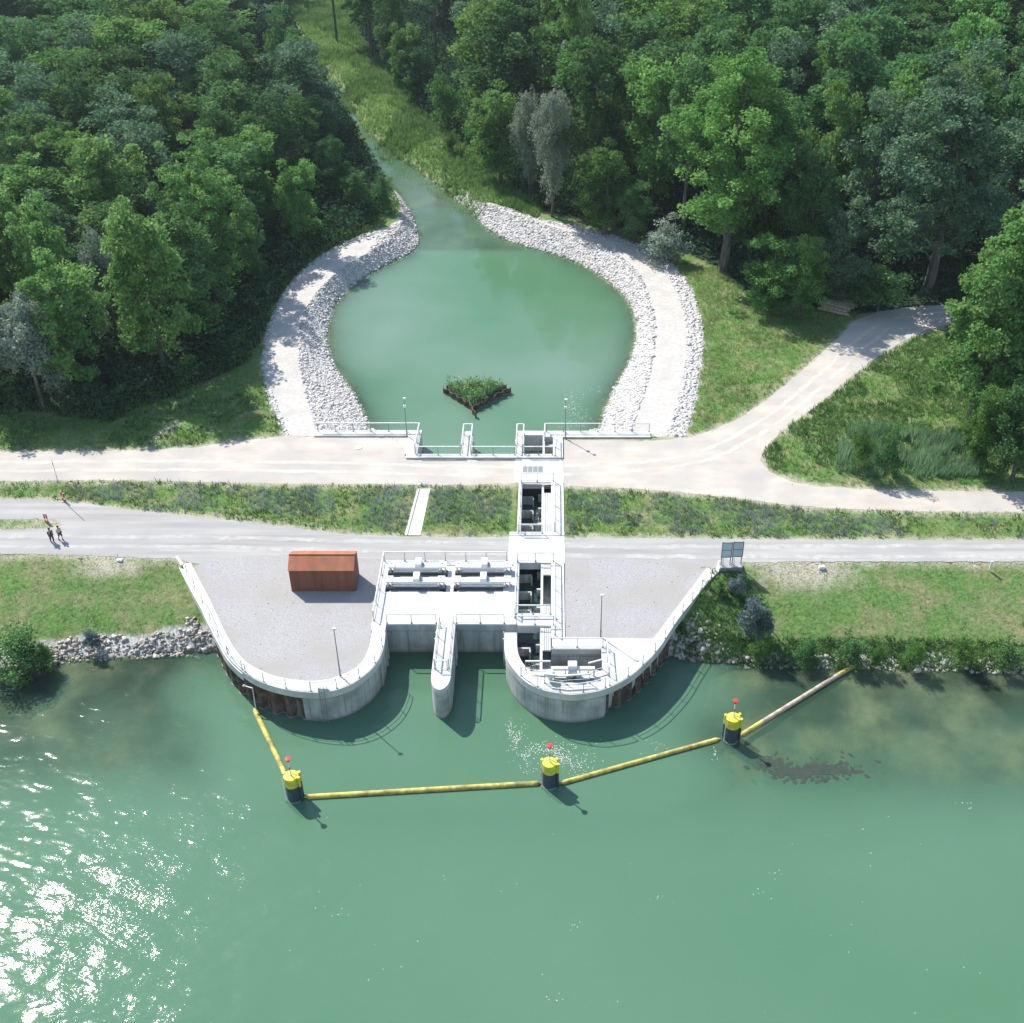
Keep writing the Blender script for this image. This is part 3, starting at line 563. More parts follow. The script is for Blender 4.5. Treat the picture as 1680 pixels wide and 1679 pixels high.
# fish pass
fp=empty('fish_pass',(-1.5,97,0),'long white concrete fish pass channel crossing between the roads with dark water inside','fish pass')
MB().box(-3.98,1.30,107.07,111.66,-.75,.05).build('cover_slab',CONC,fp)
MB().box(-4.27,1.30,93.2,97.6,-.75,.052).build('cover_slab',CONC,fp)
MB().box(-3.52,-3.15,98.2,107.07,-6,.12).box(-4.27,-3.15,97.6,98.2,-6,.125).box(-3.15,1.3,97.6,98.2,-.75,.122).build('wall',CWALL,fp).data.materials[0]=CONC
MB().box(-4.28,-3.15,84.07,93.2,-6,.104).build('wall',CONC,fp)
MB().box(-.05,1.27,98.2,107.07,-6,.12).build('walkway_wall',CONC,fp)
MB().box(-.05,1.2,82.37,93.2,-6,.118).build('walkway_wall',CONC,fp)
MB().box(-3.15,-.05,83.85,85.6,-.75,.106).build('footbridge_slab',CONC,fp)
MB().box(-3.5,-.05,107.07,107.2,-6,-.75).build('culvert_mouth_shade',DARK,fp)  # black panel across the open culvert, standing in for the shade inside
for q0,q1 in ((98.2,107.07),(85.6,93.2),(78.2,83.85)): MB().box(-1.05,-.82,q0,q1,-5,-.05).build('divider_wall',CONC,fp)
MB().box(-.82,-.05,77.9,107.0,-5,-1.6).build('side_channel_floor',CWALL,fp)
MB().box(-3.15,-1.05,78.2,107.0,-5.2,-4.8).build('channel_floor',CWALL,fp)
for a,b in ((98.25,105.3),(91.5,93.15),(85.65,87.0),(80.75,83.8)):
    for k in range(4): MB().box(-.81+k*.19,-.66+k*.19,a,b,-.22,-.06).build('cover_plank',CONC,fp)
for y in (106.3,103.8,101.1,99.2,93.0,90.4,87.7,82.4,79.8):
    MB().box(-3.15,-1.95,y-.1,y+.1,-4.8,-1.3).box(-2.05,-1.9,y-.55,y-.1,-4.8,-1.3).build('baffle',CWALL,fp)
    MB().box(-1.45,-1.05,y+.35,y+.55,-4.8,-1.3).build('baffle',CWALL,fp)
for y in (98.9,101.9): pass
MB().box(-3.15,-1.05,78.3,106.95,-4.7,-2.25).build('fish_pass_water',WDRK); tag(col.objects[-1],kind='structure')
gx0,gx1=P(857.5,771)[0],P(891,771)[0]
gr=empty('drain_grate',(gx0,109,.05),'grey steel grate set into the northern cover slab of the fish pass','grate')
y0,y1=P(870,776)[1],P(870,766)[1]; MB().box(gx0,gx1,y0,y1,.04,.062).build('grating',GRATE,gr)
m=MB()
for k in range(5): xx=gx0+(gx1-gx0)*k/4; m.box(xx-.025,xx+.025,y0-.03,y1+.03,.05,.075)
m.build('grate_frame',STEEL,gr)
# cleaning machine pit on the right nose
MB().box(-.05,4.45,80.72,81.3,-6,-.5).box(4.45,5.0,77.0,81.3,-6,-.5).build('pit_wall',CWALL,qr)
MB().box(-1.05,4.45,76.2,80.72,-5,-2.6).build('pit_floor',CWALL,qr)
MB().prism([(-1.0,78.05),(-2.35,77.75),(-1.9,77.0),(-.8,76.45),(1.2,76.2),(3.0,76.3),(4.5,76.9),(4.5,78.0)],-.35,.09).build('machine_slab',CONC,qr)
mc=empty('screen_cleaner',(1.8,77.2,.09),'white trash screen cleaning machine with central tower on the rounded right nose','machine')
MB().box(1.42,2.22,77.0,77.75,.1,1.5).build('tower',MACH,mc,bevel=.04)
MB().box(1.42,2.22,76.93,76.98,.2,1.0).build('tower_panel',STEEL,mc)
for s,(a,b) in enumerate(((-.05,1.4),(2.26,3.75))):
    MB().box(a,b,77.15,77.5,.85,1.05).build('arm',MACH,mc)
    MB().box((a if s==0 else b-.12),(a+.12 if s==0 else b),77.2,77.35,.09,.85).build('leg',STEEL,mc); MB().box((b-.25 if s==0 else a+.15),(b-.15 if s==0 else a+.25),77.2,77.35,.09,.85).build('leg',STEEL,mc)
MB().box(.2,3.7,76.45,77.0,.10,.14).build('floor_grating',GRATE,mc)
MB().tube((2.0,76.75,.2),(2.0,76.75,.5),.12,8).box(1.2,1.7,76.6,76.72,.2,.34).build('hydraulic_unit',DARKB,mc)
va=empty('valve_drum',(-.1,76.7,.09),'round white valve drum with a side handwheel beside the screen cleaner','valve')
MB().lathe((-.1,76.75,.1),[(.16,0),(.16,.45),(.36,.5),(.42,.75),(.36,1.0),(.1,1.08)],16).build('drum',MACH,va,smooth=True)
MB().tube((.25,76.8,.75),(.75,76.8,.75),.08,8).build('pipe_stub',STEEL,va); MB().tube((.75,76.8,.75),(.8,76.8,.75),.2,12).build('handwheel',STEEL,va)

# northern gate structure
ns=empty('outlet_structure',(-7,114,0),'white concrete gate structure with two openings between the pond and the dirt road','gate structure')
MB().box(-16.08,1.25,111.68,112.42,-5,.22).build('cross_beam',CONC,ns)
MB().prism([(-16.28,112.42),(-14.9,112.42),(-14.8,117.35),(-26.9,117.35),(-26.9,116.2),(-16.28,116.2)],-5,.22).build('wing_wall',CONC,ns)
mp=[(-10.07,112.42)]+[(-9.46+.61*math.cos(a),116.5+.6*math.sin(a)) for a in np.linspace(math.pi,0,13)]+[(-8.85,112.42)]
MB().prism(mp,-5,.22).build('pier',CONC,ns)
MB().box(-4.02,-3.05,112.42,117.2,-5,.22).build('pier',CONC,ns)
MB().prism([(-3.05,116.3),(-.85,116.3),(-.85,115.9),(11.2,115.9),(11.2,117.1),(-3.05,117.2)],-5,.22).build('wing_wall',CONC,ns)
MB().box(-1.0,-.78,112.42,116.3,-5,.2).build('partition_wall',CONC,ns); MB().box(-.78,.2,114.9,116.0,-5,-.5).build('partition_wall',CWALL,ns); MB().box(.15,1.25,112.42,115.9,-5,.22).build('side_block',CONC,ns)
MB().box(-3.05,.15,112.42,116.3,-5,-3.2).build('chamber_floor',CWALL,ns)
for x in (-14.83,-10.12,-8.8,-4.07): MB().box(x-.06,x+.06,114.0,114.15,-3.5,.1).box(x-.06,x+.06,115.3,115.45,-3.5,.1).build('stoplog_guide',STEEL,ns)

# drain channel strip between the roads
a,b,c,d=[P(*q) for q in ((684.5,803,0),(706,803,0),(690,879,0),(663.5,879,0))]
dc=empty('drainage_channel',(d[0],d[1],0),'straight pale concrete drainage channel across the flower verge','drainage channel')
MB().prism([a[:2],b[:2],c[:2],d[:2]],-.3,.06).build('slab',CONC,dc)
MB().bar((a[0]+.25,a[1],.08),(d[0]+.3,d[1],.08),.06,.1).build('groove_edge',GREYB,dc)
mh=P(588,735); o=MB().lathe((mh[0],mh[1],.01),[(.42,0),(.42,.05),(.36,.06)],20).build('manhole_cover',CONC); tag(o,'round pale manhole cover in the gravel beside the dirt road','manhole cover')

# railings
def railing(pts,lab,h=1.1,spacing=2.,infill=True,z=.12,rail=.09,grp=None,thick=.07):
    pts=[(p[0],p[1]) for p in pts]; e=empty('railing',(pts[0][0],pts[0][1],z),lab,'railing',grp)
    L=length(pts); n=max(1,round(L/spacing)); q=resample(pts,n+1)
    m=MB()
    for a_,b_ in zip(pts[:-1],pts[1:]): m.bar((a_[0],a_[1],z+h),(b_[0],b_[1],z+h),rail,thick)
    m.build('top_rail',STEEL,e)
    base=None
    for p in q:
        if base is None:
            base=MB().box(p[0]-.025,p[0]+.025,p[1]-.025,p[1]+.025,z,z+h).box(p[0]-.08,p[0]+.08,p[1]-.08,p[1]+.08,z,z+.03).build('post',DSTEEL,e); p0=p  # backlit look of the posts is put into their dark colour
        else:
            c=base.copy(); col.objects.link(c); c.location=(p[0]-p0[0],p[1]-p0[1],0)
    m=MB()
    for a_,b_ in zip(pts[:-1],pts[1:]):
        m.bar((a_[0],a_[1],z+.12),(b_[0],b_[1],z+.12),.03,.04)
    m.build('toe_rail',STEEL,e); m=MB()
    for a_,b_ in zip(pts[:-1],pts[1:]):
        if not infill: m.bar((a_[0],a_[1],z+.55),(b_[0],b_[1],z+.55),.03,.03)
        else:
            l=math.dist(a_,b_); k=max(1,int(l/.15))
            for i in range(k): t=(i+.5)/k; x=a_[0]+(b_[0]-a_[0])*t; y=a_[1]+(b_[1]-a_[1])*t; m.box(x-.006,x+.006,y-.006,y+.006,z+.12,z+h)
    m.build('infill_bars' if infill else 'middle_rail',STEEL,e); return e
railing([(-16.4,84.6),(-16.4,93.45)],'galvanised railing along the west edge of the intake deck, by the hut')
railing([(-16.4,93.45),(-4.4,93.45)],'long galvanised railing behind the gate hoists along the lower road')
railing([(-15.15,84.2),(-10.6,84.2)],'railing on the deck edge above the left gate bay')
railing([(-8.75,84.2),(-4.35,84.2)],'railing on the deck edge above the right gate bay')
railing([(-10.3,84.3),(-10.3,78.2)],'railing on the left edge of the round nosed pier')
railing([(-9.05,84.3),(-9.05,78.2)],'railing on the right edge of the round nosed pier')
railing([(-10.2,78.05),(-9.15,78.05)],'short cross railing near the tip of the round nosed pier')
lr=(LO+(LI-LO)*.12)
railing([tuple(p) for p in lr[3:led]],'outer railing on the straight left arm of the left quay',spacing=2.6,infill=False,rail=.05,thick=.05)
railing([tuple(p) for p in lr[led:-4]],'outer railing round the curved tip of the left quay',spacing=2.2,infill=False,rail=.05,thick=.05)
rr=(RO+(RI-RO)*.12)
railing([tuple(p) for p in rr[2:kR]],'outer railing on the diagonal arm of the right quay',spacing=2.1,infill=False,rail=.05,thick=.05)
railing([tuple(p) for p in rr[kR:-14]],'outer railing round the rounded nose beside the cleaning machine',spacing=2.2,infill=True,rail=.06,thick=.05)
railing([(-3.4,85.0),(-3.4,93.3)],'railing along the left wall of the fish pass beside the gate hoists')
railing([(-3.33,98.3),(-3.33,107.1)],'railing along the left wall of the fish pass between the two roads')
railing([(.3,98.3),(.3,107.1)],'railing along the right wall of the fish pass between the two roads')
railing([(.3,82.6),(.3,93.3)],'railing along the right wall of the fish pass beside the right gravel yard')
railing([(-3.3,107.2),(.2,107.2)],'short railing at the northern end of the open fish pass, near the grate')
railing([(-3.4,97.95),(-.95,97.95)],'short barred railing on the parapet where the lower road crosses the fish pass',thick=.12)
railing([(-3.35,93.35),(.2,93.35)],'short railing south of the lower road above the fish pass')
railing([(-3.3,85.45),(-.1,85.45)],'short barred railing on the north side of the fish pass footbridge',thick=.12)
railing([(-3.25,84.0),(.2,84.0)],'short railing on the south side of the fish pass footbridge')
railing([(.0,80.95),(4.6,80.95)],'railing along the back edge of the machine pit')
railing([(4.9,80.9),(5.0,77.2)],'railing on the right side of the machine pit')
railing([(-2.3,77.95),(-.1,77.95)],'short barred railing closing the channel left of the cleaning machine',thick=.12,rail=.12)
railing([(3.2,77.7),(4.4,78.15)],'short slanted barred railing right of the cleaning machine',thick=.12,rail=.12)
railing([(-.6,76.35),(.9,76.1),(3.3,76.35)],'curved white front railing of the cleaning machine',thick=.14,rail=.14,infill=False)
railing([(-26.6,117.1),(-15.0,117.1),(-15.15,112.6)],'long railing on the left pond wall turning down to the gate opening',z=.22,rail=.12)
railing([(-15.0,112.2),(-10.1,112.2)],'railing across the left gate opening at the pond',z=.22,rail=.12)
railing([(-8.9,112.2),(-4.05,112.2)],'railing across the middle gate opening at the pond',z=.22,rail=.12)
railing([(-9.95,112.6),(-9.95,116.9),(-8.97,116.9),(-8.97,112.6)],'U shaped railing round the top of the pond gate pier',z=.22,rail=.12)
railing([(-3.92,112.6),(-3.92,116.9),(-3.15,116.9),(-3.15,112.6)],'narrow U shaped railing on the right pond gate pier',z=.22,rail=.12)
railing([(-3.0,112.2),(.1,112.2)],'short railing in front of the square chamber right of the pond gates',z=.22,rail=.12)
railing([(-.8,115.2),(-.75,117.0),(11.1,117.0)],'long railing on the right pond wall',z=.22,rail=.12)
railing([(.4,112.1),(.4,115.4)],'short railing on the block at the right end of the pond gates',z=.22)

# hut
hx0,hx1=-24.72,-18.62; prof=[(88.9,0.03),(88.9,2.58),(90.2,3.41),(91.5,2.78),(91.5,0.03)]
ht=empty('equipment_hut',(hx0,88.9,.03),'rust brown steel equipment hut with pitched roof on the left gravel yard','hut')
def extr(m,pr,x0,x1):
    n=len(pr); m.add([(x0,y,z) for y,z in pr]+[(x1,y,z) for y,z in pr],[tuple(range(n)),tuple(range(2*n-1,n-1,-1))]+[(i,(i+1)%n+0,(i+1)%n+n,i+n)[::-1] for i in range(n)]); return m
extr(MB(),prof,hx0,hx1).build('wall_shell',CORTENW,ht)
def panel(p,q,x0,x1,t,name,m):
    (ya,za),(yb,zb)=p,q; d=Vector((0,yb-ya,zb-za)).normalized(); n=Vector((0,-d.z,d.y))*t
    MB().add([(x0,ya,za),(x1,ya,za),(x1,yb,zb),(x0,yb,zb),(x0,ya+n.y,za+n.z),(x1,ya+n.y,za+n.z),(x1,yb+n.y,zb+n.z),(x0,yb+n.y,zb+n.z)],[(0,3,2,1),(4,5,6,7),(0,1,5,4),(1,2,6,5),(2,3,7,6),(3,0,4,7)]).build(name,m,ht)
panel((88.84,2.545),(90.2,3.412),hx0-.06,hx1+.06,.06,'roof_panel',CORTEN); panel((90.2,3.412),(91.56,2.752),hx0-.06,hx1+.06,.06,'roof_panel',CORTEN)
MB().bar((hx0-.07,90.2,3.5),(hx1+.07,90.2,3.5),.12,.05).build('ridge_cap',CORTEN,ht)
m=MB()
for k in range(1,8): xx=hx0+(hx1-hx0)*k/8; m.box(xx-.012,xx+.012,88.875,88.905,.05,2.55)
m.build('wall_seams',CORTENW,ht)
MB().box(hx1,hx1+.03,89.5,90.6,.05,2.1).build('door',CORTENW,ht)

# lamps
def lamp(px,py,h,z,lab,side,two=False):
    x,y=P(px,py,0)[:2]; e=empty('lamp_post',(x,y,z),lab,'lamp post')
    MB().lathe((x,y,z),[(.16,0),(.16,.04),(.07,.06),(.045,h*.5),(.035,h)],10).build('pole',DSTEEL,e)
    MB().box(x-.12,x+.22,y-.12,y+.12,z+h,z+h+.14).build('lamp_head',MACH,e,bevel=.03)
    if two: MB().box(x-.14,x+.14,y-.1,y+.2,z+h-1.1,z+h-.85).build('camera_box',MACH,e,bevel=.03)
    MB().box(x+.04,x+.14,y-.08,y+.02,z+.5,z+.9).build('junction_box',STEEL,e)
lamp(558.7,1111.6,5.45,.13,'thin lamp post on the curved coping of the left gravel yard',1)
lamp(985.3,1047.2,4.9,.11,'thin lamp post at the south edge of the right gravel yard',1)
lamp(668,718.5,5.1,.0,'thin lamp post by the left pond wall with a camera box below its head',1,True)
lamp(927.6,720.5,5.1,.0,'thin lamp post by the right pond wall, its shadow across the dirt road',1,True)

# notice boards seen from behind
def board(cx,by,lab,py0):
    x,y=P(cx,py0,0)[:2]; e=empty('notice_board',(x,y,0),lab,'notice board')
    MB().box(x-.56,x+.54,y-.5,y+.55,-.05,.48).build('base_block',GREYB,e,bevel=.03)
    for s in (-.44,.42): MB().box(x+s-.04,x+s+.04,y-.03,y+.05,.48,3.25).build('leg',DSTEEL,e)
    MB().box(x-.47,x+.45,y-.06,y-.035,1.45,3.2).build('panel',GLASSB,e)
    m=MB().box(x-.52,x+.5,y-.085,y-.06,3.16,3.25).box(x-.52,x+.5,y-.085,y-.06,1.40,1.49).box(x-.52,x+.5,y-.085,y-.06,2.28,2.34)
    m.box(x-.53,x-.46,y-.09,y-.062,1.40,3.25).box(x+.44,x+.51,y-.09,y-.062,1.40,3.25); m.build('panel_frame',DSTEEL,e)
    MB().bar((x-.3,y-.45,.5),(x-.3,y+.0,1.3),.05,.05).build('brace',DSTEEL,e)
board(1189.5,0,'left one of the twin blue grey notice boards on concrete blocks by the wing wall',933)
board(1207.5,0,'right one of the twin blue grey notice boards, over the grass bank',932)

# striped height marker, red posts
def stripe(x,y,z0,z1,r,n,e,tilt=(0,0)):
    for k in range(n):
        a=z0+(z1-z0)*k/n; b=z0+(z1-z0)*(k+1)/n; t0=(a-z0);t1=(b-z0)
        MB().tube((x+tilt[0]*t0,y+tilt[1]*t0,a),(x+tilt[0]*t1,y+tilt[1]*t1,b),r,8).build('red_band' if k%2==0 else 'white_band',RED if k%2==0 else WHITE,e)
mx,my=P(104.5,823.5,0)[:2]
e=empty('striped_pole',(mx,my,0),'tall thin red and white striped pole beside the left road junction','pole'); stripe(mx,my,.1,5.3,.035,14,e); MB().lathe((mx,my,0),[(.2,0),(.2,.08),(.08,.12)],10).build('base_plate',DSTEEL,e)
def redpost(px,py,lab):
    x,y=P(px,py,0)[:2]; e=empty('marker_post',(x,y,0),lab,'marker post')
    for k in range(4): MB().box(x-.065,x+.065,y-.04,y+.04,.02+k*.26,.28+k*.26).build('red_band' if k%2==0 else 'white_band',RED if k!=1 else WHITE,e)
    MB().box(x-.1,x+.1,y-.06,y+.06,1.06,1.1).build('cap',DSTEEL,e)
redpost(103,821,'red marker post just left of the tall striped pole foot'); redpost(107.5,823.5,'red marker post just right of the tall striped pole foot')
redpost(75.5,857.5,'left one of two red marker posts on the grass island'); redpost(79,857.8,'right one of two red marker posts on the grass island')
def whitepost(px,py,lab,h=.9):
    x,y=P(px,py,0)[:2]; e=empty('kilometre_post',(x,y,-.1),lab,'roadside post'); MB().box(x-.11,x+.11,y-.06,y+.06,-.1,h).build('post_body',WHITE,e,bevel=.02); MB().box(x-.13,x+.13,y-.08,y+.08,h,h+.05).build('cap',STEEL,e)
whitepost(1624.5,934,'white roadside post on the grass below the far right of the lower road')
def markstone(px,py,lab):
    x,y=P(px,py,-.1)[:2]; e=empty('boundary_marker',(x,y,-.1),lab,'marker'); MB().box(x-.27,x+.27,y-.2,y+.2,-.2,.16).build('block',WHITE,e,bevel=.04); MB().tube((x-.1,y,.2),(x-.1,y,.8),.03,6).build('rod',DSTEEL,e)
markstone(1348,932,'low white marker block on the bare patch by the right lower road'); markstone(197,921,'low white marker block at the grass edge left of the quay')

# dolphins (mooring piles) and floating booms
def dolphin(px,py,lab):
    x,y=P(px,py,WZ)[:2]; e=empty('mooring_pile',(x,y,WZ),lab,'mooring pile','yellow topped mooring piles'); zt=-.72; zy=zt-.98
    MB().lathe((x,y,0),[(.60,-6),(.60,zy)],28).build('lower_shaft',DARKB,e,smooth=False)
    MB().lathe((x,y,0),[(.605,zy),(.605,zt-.03),(.57,zt),(.08,zt+.05)],28).build('yellow_cap',YELLOW,e)
    for a in (2.75,.55,-.35):
        c,s=math.cos(a),math.sin(a); MB().tube((x+c*.68,y+s*.68,-5),(x+c*.68,y+s*.68,zy),.12,10).build('guide_pipe',DARKB,e); MB().tube((x+c*.68,y+s*.68,zy),(x+c*.68,y+s*.68,zt+.05),.13,10).build('guide_cap',YELLOW,e)
    MB().lathe((x,y,0),[(.635,WZ-.05),(.635,WZ+.07)],28).build('waterline_ring',PILEDGE,e)
    mt=MB().tube((x,y,zt),(x,y,zt+.15),.07,8).build('mast',WHITE,e)
    stripe(x,y,zt+.15,zt+1.55,.05,5,mt) if 0 else None
    for k in range(5): MB().tube((x,y,zt+.15+k*.28),(x,y,zt+.43+k*.28),.055,8).build('red_band' if k in (2,) else 'white_band',RED if k==2 else WHITE,mt)
    MB().lathe((x,y,zt+1.55),[(.05,0),(.24,.38),(.24,.42),(.02,.44)],12).build('red_cone',RED,e)
    MB().bar((x-.05,y+.3,zt+.07),(x+.55,y-.1,zt+.07),.03,.03).build('lid_rib',DSTEEL,e)
    for s_ in (-1,): 
        m=MB(); xx=x-.66; yy=y-.28
        for q_ in (-.12,.12): m.tube((xx+q_*.4,yy+q_,-4.2),(xx+q_*.4,yy+q_,zt),.02,5)
        for k in range(10): m.tube((xx-.048,yy-.12,WZ-.1+k*.3),(xx+.048,yy+.12,WZ-.1+k*.3),.015,5)
        m.build('ladder',STEEL,e)
    return x,y
D1=dolphin(484,1309,'yellow capped blue black mooring pile nearest the sun glitter on the left')
D2=dolphin(902,1287,'yellow capped blue black mooring pile in the middle, below the pier noses')
D3=dolphin(1199,1213,'yellow capped blue black mooring pile on the right, nearest the bank')
def boom(p,q,r,lab,mats,segs=6,sag=(0,0)):
    a=np.array(p); b=np.array(q); e=empty('floating_boom',(a[0],a[1],WZ+.08),lab,'floating boom'); t=np.linspace(0,1,segs*4+1)
    pts=[tuple((a*(1-u)+b*u+np.array(sag)*4*u*(1-u)))+(WZ+.1,) for u in t]; pts=[(x,y,z) for x,y,z in pts]
    k=len(pts)//len(mats)
    for i,m_ in enumerate(mats):
        s=pts[i*k:(i+1)*k+1] if i<len(mats)-1 else pts[i*k:]; mb=MB().path(s,r,14); mb.build('pipe',m_,e,smooth=False)
    d=(b-a)/np.linalg.norm(b-a)
    for c,s in ((a,-1),(b,1)):
        c3=(c[0],c[1],WZ+.1); c4=(c[0]+d[0]*.35*s,c[1]+d[1]*.35*s,WZ+.1); MB().tube(c3,c4,r*.75,10,r2=r*.25).build('end_cone',BOOMY,e)
B0=P(419,1168,WZ)[:2]
boom(B0,(D1[0]-.35,D1[1]+.8),.22,'short algae yellow floating boom between the left quay and the left mooring pile',[BOOMY])
boom((D1[0]+1.1,D1[1]+.0),(D2[0]-1.0,D2[1]+.02),.22,'long straight yellow floating boom between the left and middle mooring piles',[BOOMY,BOOMY])
boom((D2[0]+1.1,D2[1]+.1),(D3[0]-1.25,D3[1]-.15),.2,'brownish yellow floating boom between the middle and right mooring piles',[BOOMY,BOOMY])
boom((D3[0]+1.0,D3[1]+.45),P(1406,1090,WZ)[:2],.21,'pale wood coloured floating boom from the right mooring pile to the right bank',[BOOMY,BOOMW,BOOMW,BOOMW,BOOMW,BOOMY])
gx_,gy_=P(410,1128,-1.)[:2]
e=empty('guide_rail',(gx_,gy_,-1),'thin steel boom guide rail hanging on the sheet piles of the left quay','guide rail')
MB().path([(gx_-.55,gy_+.15,-.95),(gx_+.25,gy_-.1,-1.0),(B0[0]+.05,B0[1]+.1,WZ+.1)],.055,8).build('rail',STEEL,e); MB().lathe((gx_-.55,gy_+.15,-1.02),[(.12,0),(.15,.08),(.1,.16)],10).build('bracket',WOOD,e)

# sheet pile island in the pond
isl=PP([(737,636),(776,667),(826,638)],PZ+.5); ce=isl.mean(0)
e=empty('pile_planter',(ce[0],ce[1],PZ),'V shaped rusty sheet pile planter filled with plants in the middle of the pond','planter')
def arm(p,q,side,name='sheet_piling'):
    q_=np.array([p,q],float); L=length(q_); n=max(2,int(L/.62)); r=resample(q_,n*2+1); t=np.gradient(r,axis=0); nn=np.stack([t[:,1],-t[:,0]],1)/np.linalg.norm(t,axis=1,keepdims=True)*side
    k=np.arange(len(r))%4; a=r+nn*np.where((k==1)|(k==2),.28,0)[:,None]; MB().band(a,a-nn*.13,PZ-2,PZ+.75).build(name,PILE,e); MB().band(a+nn*.02,a-nn*.15,PZ-.05,PZ+.06).build('waterline_edge',PILEDGE,e)
tl,tb,trr=PP([(727,638),(777,669),(836,639)],PZ+.4)
arm(tl,tb,1); arm(tb,trr,1); arm(tl+np.array([.4,.25]),trr+np.array([-.4,.25]),-1); arm(tb,PP([(779,683)],PZ+.3)[0],1)
MB().prism([tl+[.7,.1],tb+[0,.5],trr+[-.7,.1]],PZ-1,PZ+.45).build('soil_fill',mat('planter_soil',(.05,.06,.03)),e)
x,y=pts_in(np.array([tl+[.5,.3],tb+[0,.3],trr+[-.6,.3]]),30,rng); n=len(x)
blades('reeds',x,y,np.clip(1.2+1.1*vn(x,y,1.6,7),.3,3),.1,G_REED,4,.8,z=np.full(n,PZ+.4),seed=21,spread=.2,parent=e)
C=np.stack([x,y,PZ+.5+np.clip(.7+.6*vn(x,y,2.2,5),.1,2)*rng.uniform(.2,1.3,n)],1).repeat(6,0)+rng.normal(0,.22,(n*6,3)); V,Fc=leafcards(C,.26,rng); mesh_np('herbs',V,Fc,G_MEAD,e,attrs=dict(tint=np.repeat(rng.uniform(0,1,len(C)),4)))
k=rng.choice(n,90); C=np.stack([x[k],y[k],PZ+1.5+rng.uniform(0,.7,90)],1); V,Fc=leafcards(C,.22,rng,up=2); mesh_np('blossoms',V,Fc,L_WIL,e,attrs=dict(tint=np.ones(len(V))))

# log pile
lx,ly=P(1374,508)[:2]; e=empty('log_stack',(lx,ly,0),'stack of cut pale logs at the wood edge beside the dirt road','log stack')
rg=np.random.default_rng(5); d=Vector((.86,-.5,0)); s_=Vector((.5,.86,0))
for r_ in range(3):
    for k in range(8-r_):
        c=Vector((lx,ly,.22+r_*.36))+s_*((k-3+r_*.5)*.46); L_=rg.uniform(1.4,2.5); o=MB().tube(c-d*L_,c+d*L_*.9,.2+rg.uniform(-.04,.04),9).build('log',WOOD,e)

# people
def person(px,py,lab,shirt,trousers,bare,face):
    x,y=P(px,py,0)[:2]; e=empty('person',(x,y,.02),lab,'person'); f=Vector((math.cos(face),math.sin(face),0)); s=Vector((-f.y,f.x,0)); Z=Vector((0,0,1)); o=Vector((x,y,.02))
    def J(a,b,c): return tuple(o+f*a+s*b+Z*c)
    V=[J(0,0,.93),J(0,0,1.15),J(.02,0,1.40),J(.02,0,1.5),J(.04,0,1.62),J(.04,0,1.72),
       J(0,.1,.88),J(.16,.1,.5),J(.10,.1,.1),J(.22,.1,.03), J(0,-.1,.88),J(-.05,-.1,.5),J(-.28,-.1,.12),J(-.18,-.1,.03),
       J(.02,.19,1.38),J(-.08,.25,1.12),J(.02,.26,.88),J(.06,.26,.8), J(.02,-.19,1.38),J(.08,-.25,1.12),J(.22,-.24,.92),J(.28,-.23,.86)]
    E=[(0,1),(1,2),(2,3),(3,4),(4,5),(0,6),(6,7),(7,8),(8,9),(0,10),(10,11),(11,12),(12,13),(2,14),(14,15),(15,16),(16,17),(2,18),(18,19),(19,20),(20,21)]
    R=[.14,.13,.14,.06,.095,.085,.09,.065,.045,.04,.09,.065,.045,.04,.06,.045,.035,.04,.06,.045,.035,.04]
    def skin(name,vi,m,grow=0):
        mp={v:i for i,v in enumerate(vi)}; me=bpy.data.meshes.new(name); me.from_pydata([V[i] for i in vi],[(mp[a],mp[b]) for a,b in E if a in mp and b in mp],[])
        ob=bpy.data.objects.new('tmp',me); col.objects.link(ob); md=ob.modifiers.new('s','SKIN'); 
        for i,v in enumerate(me.skin_vertices[0].data): r=R[vi[i]]+grow; v.radius=(r,r); v.use_root=(i==0)
        sb=ob.modifiers.new('u','SUBSURF'); sb.levels=2; sb.render_levels=2
        dg=bpy.context.evaluated_depsgraph_get(); m2=bpy.data.meshes.new_from_object(ob.evaluated_get(dg)); bpy.data.objects.remove(ob)
        for v in m2.vertices: v.co-=o
        m2.materials.clear(); m2.materials.append(m); m2.name=name; b=bpy.data.objects.new(name,m2); col.objects.link(b); b.parent=e
    skin('body',list(range(22)),SKIN)
    skin('shirt',[0,1,2,14,15,18,19],shirt,.025); skin('shorts' if bare else 'trousers',[0,6,7,10,11] if bare else [0,6,7,8,10,11,12],trousers,.025)
    h=Vector(J(.035,0,1.7)); MB().lathe(tuple(h-Z*.06),[(.1,0),(.112,.06),(.1,.12),(.05,.165)],12).build('hair',HAIR,e,smooth=True)
    MB().bar(J(.1,.1,.05),J(.28,.1,.05),.1,.09).build('shoe',DARK,e); MB().bar(J(-.26,-.1,.05),J(-.08,-.1,.05),.1,.09).build('shoe',DARK,e)
person(86.5,890,'person in dark clothing walking on the lower road, left of the pair',CLOTHD,CLOTHD,False,-.9)
person(100.5,886.5,'person in light grey shirt and dark shorts walking on the lower road',CLOTHG,CLOTHD,True,-.6)

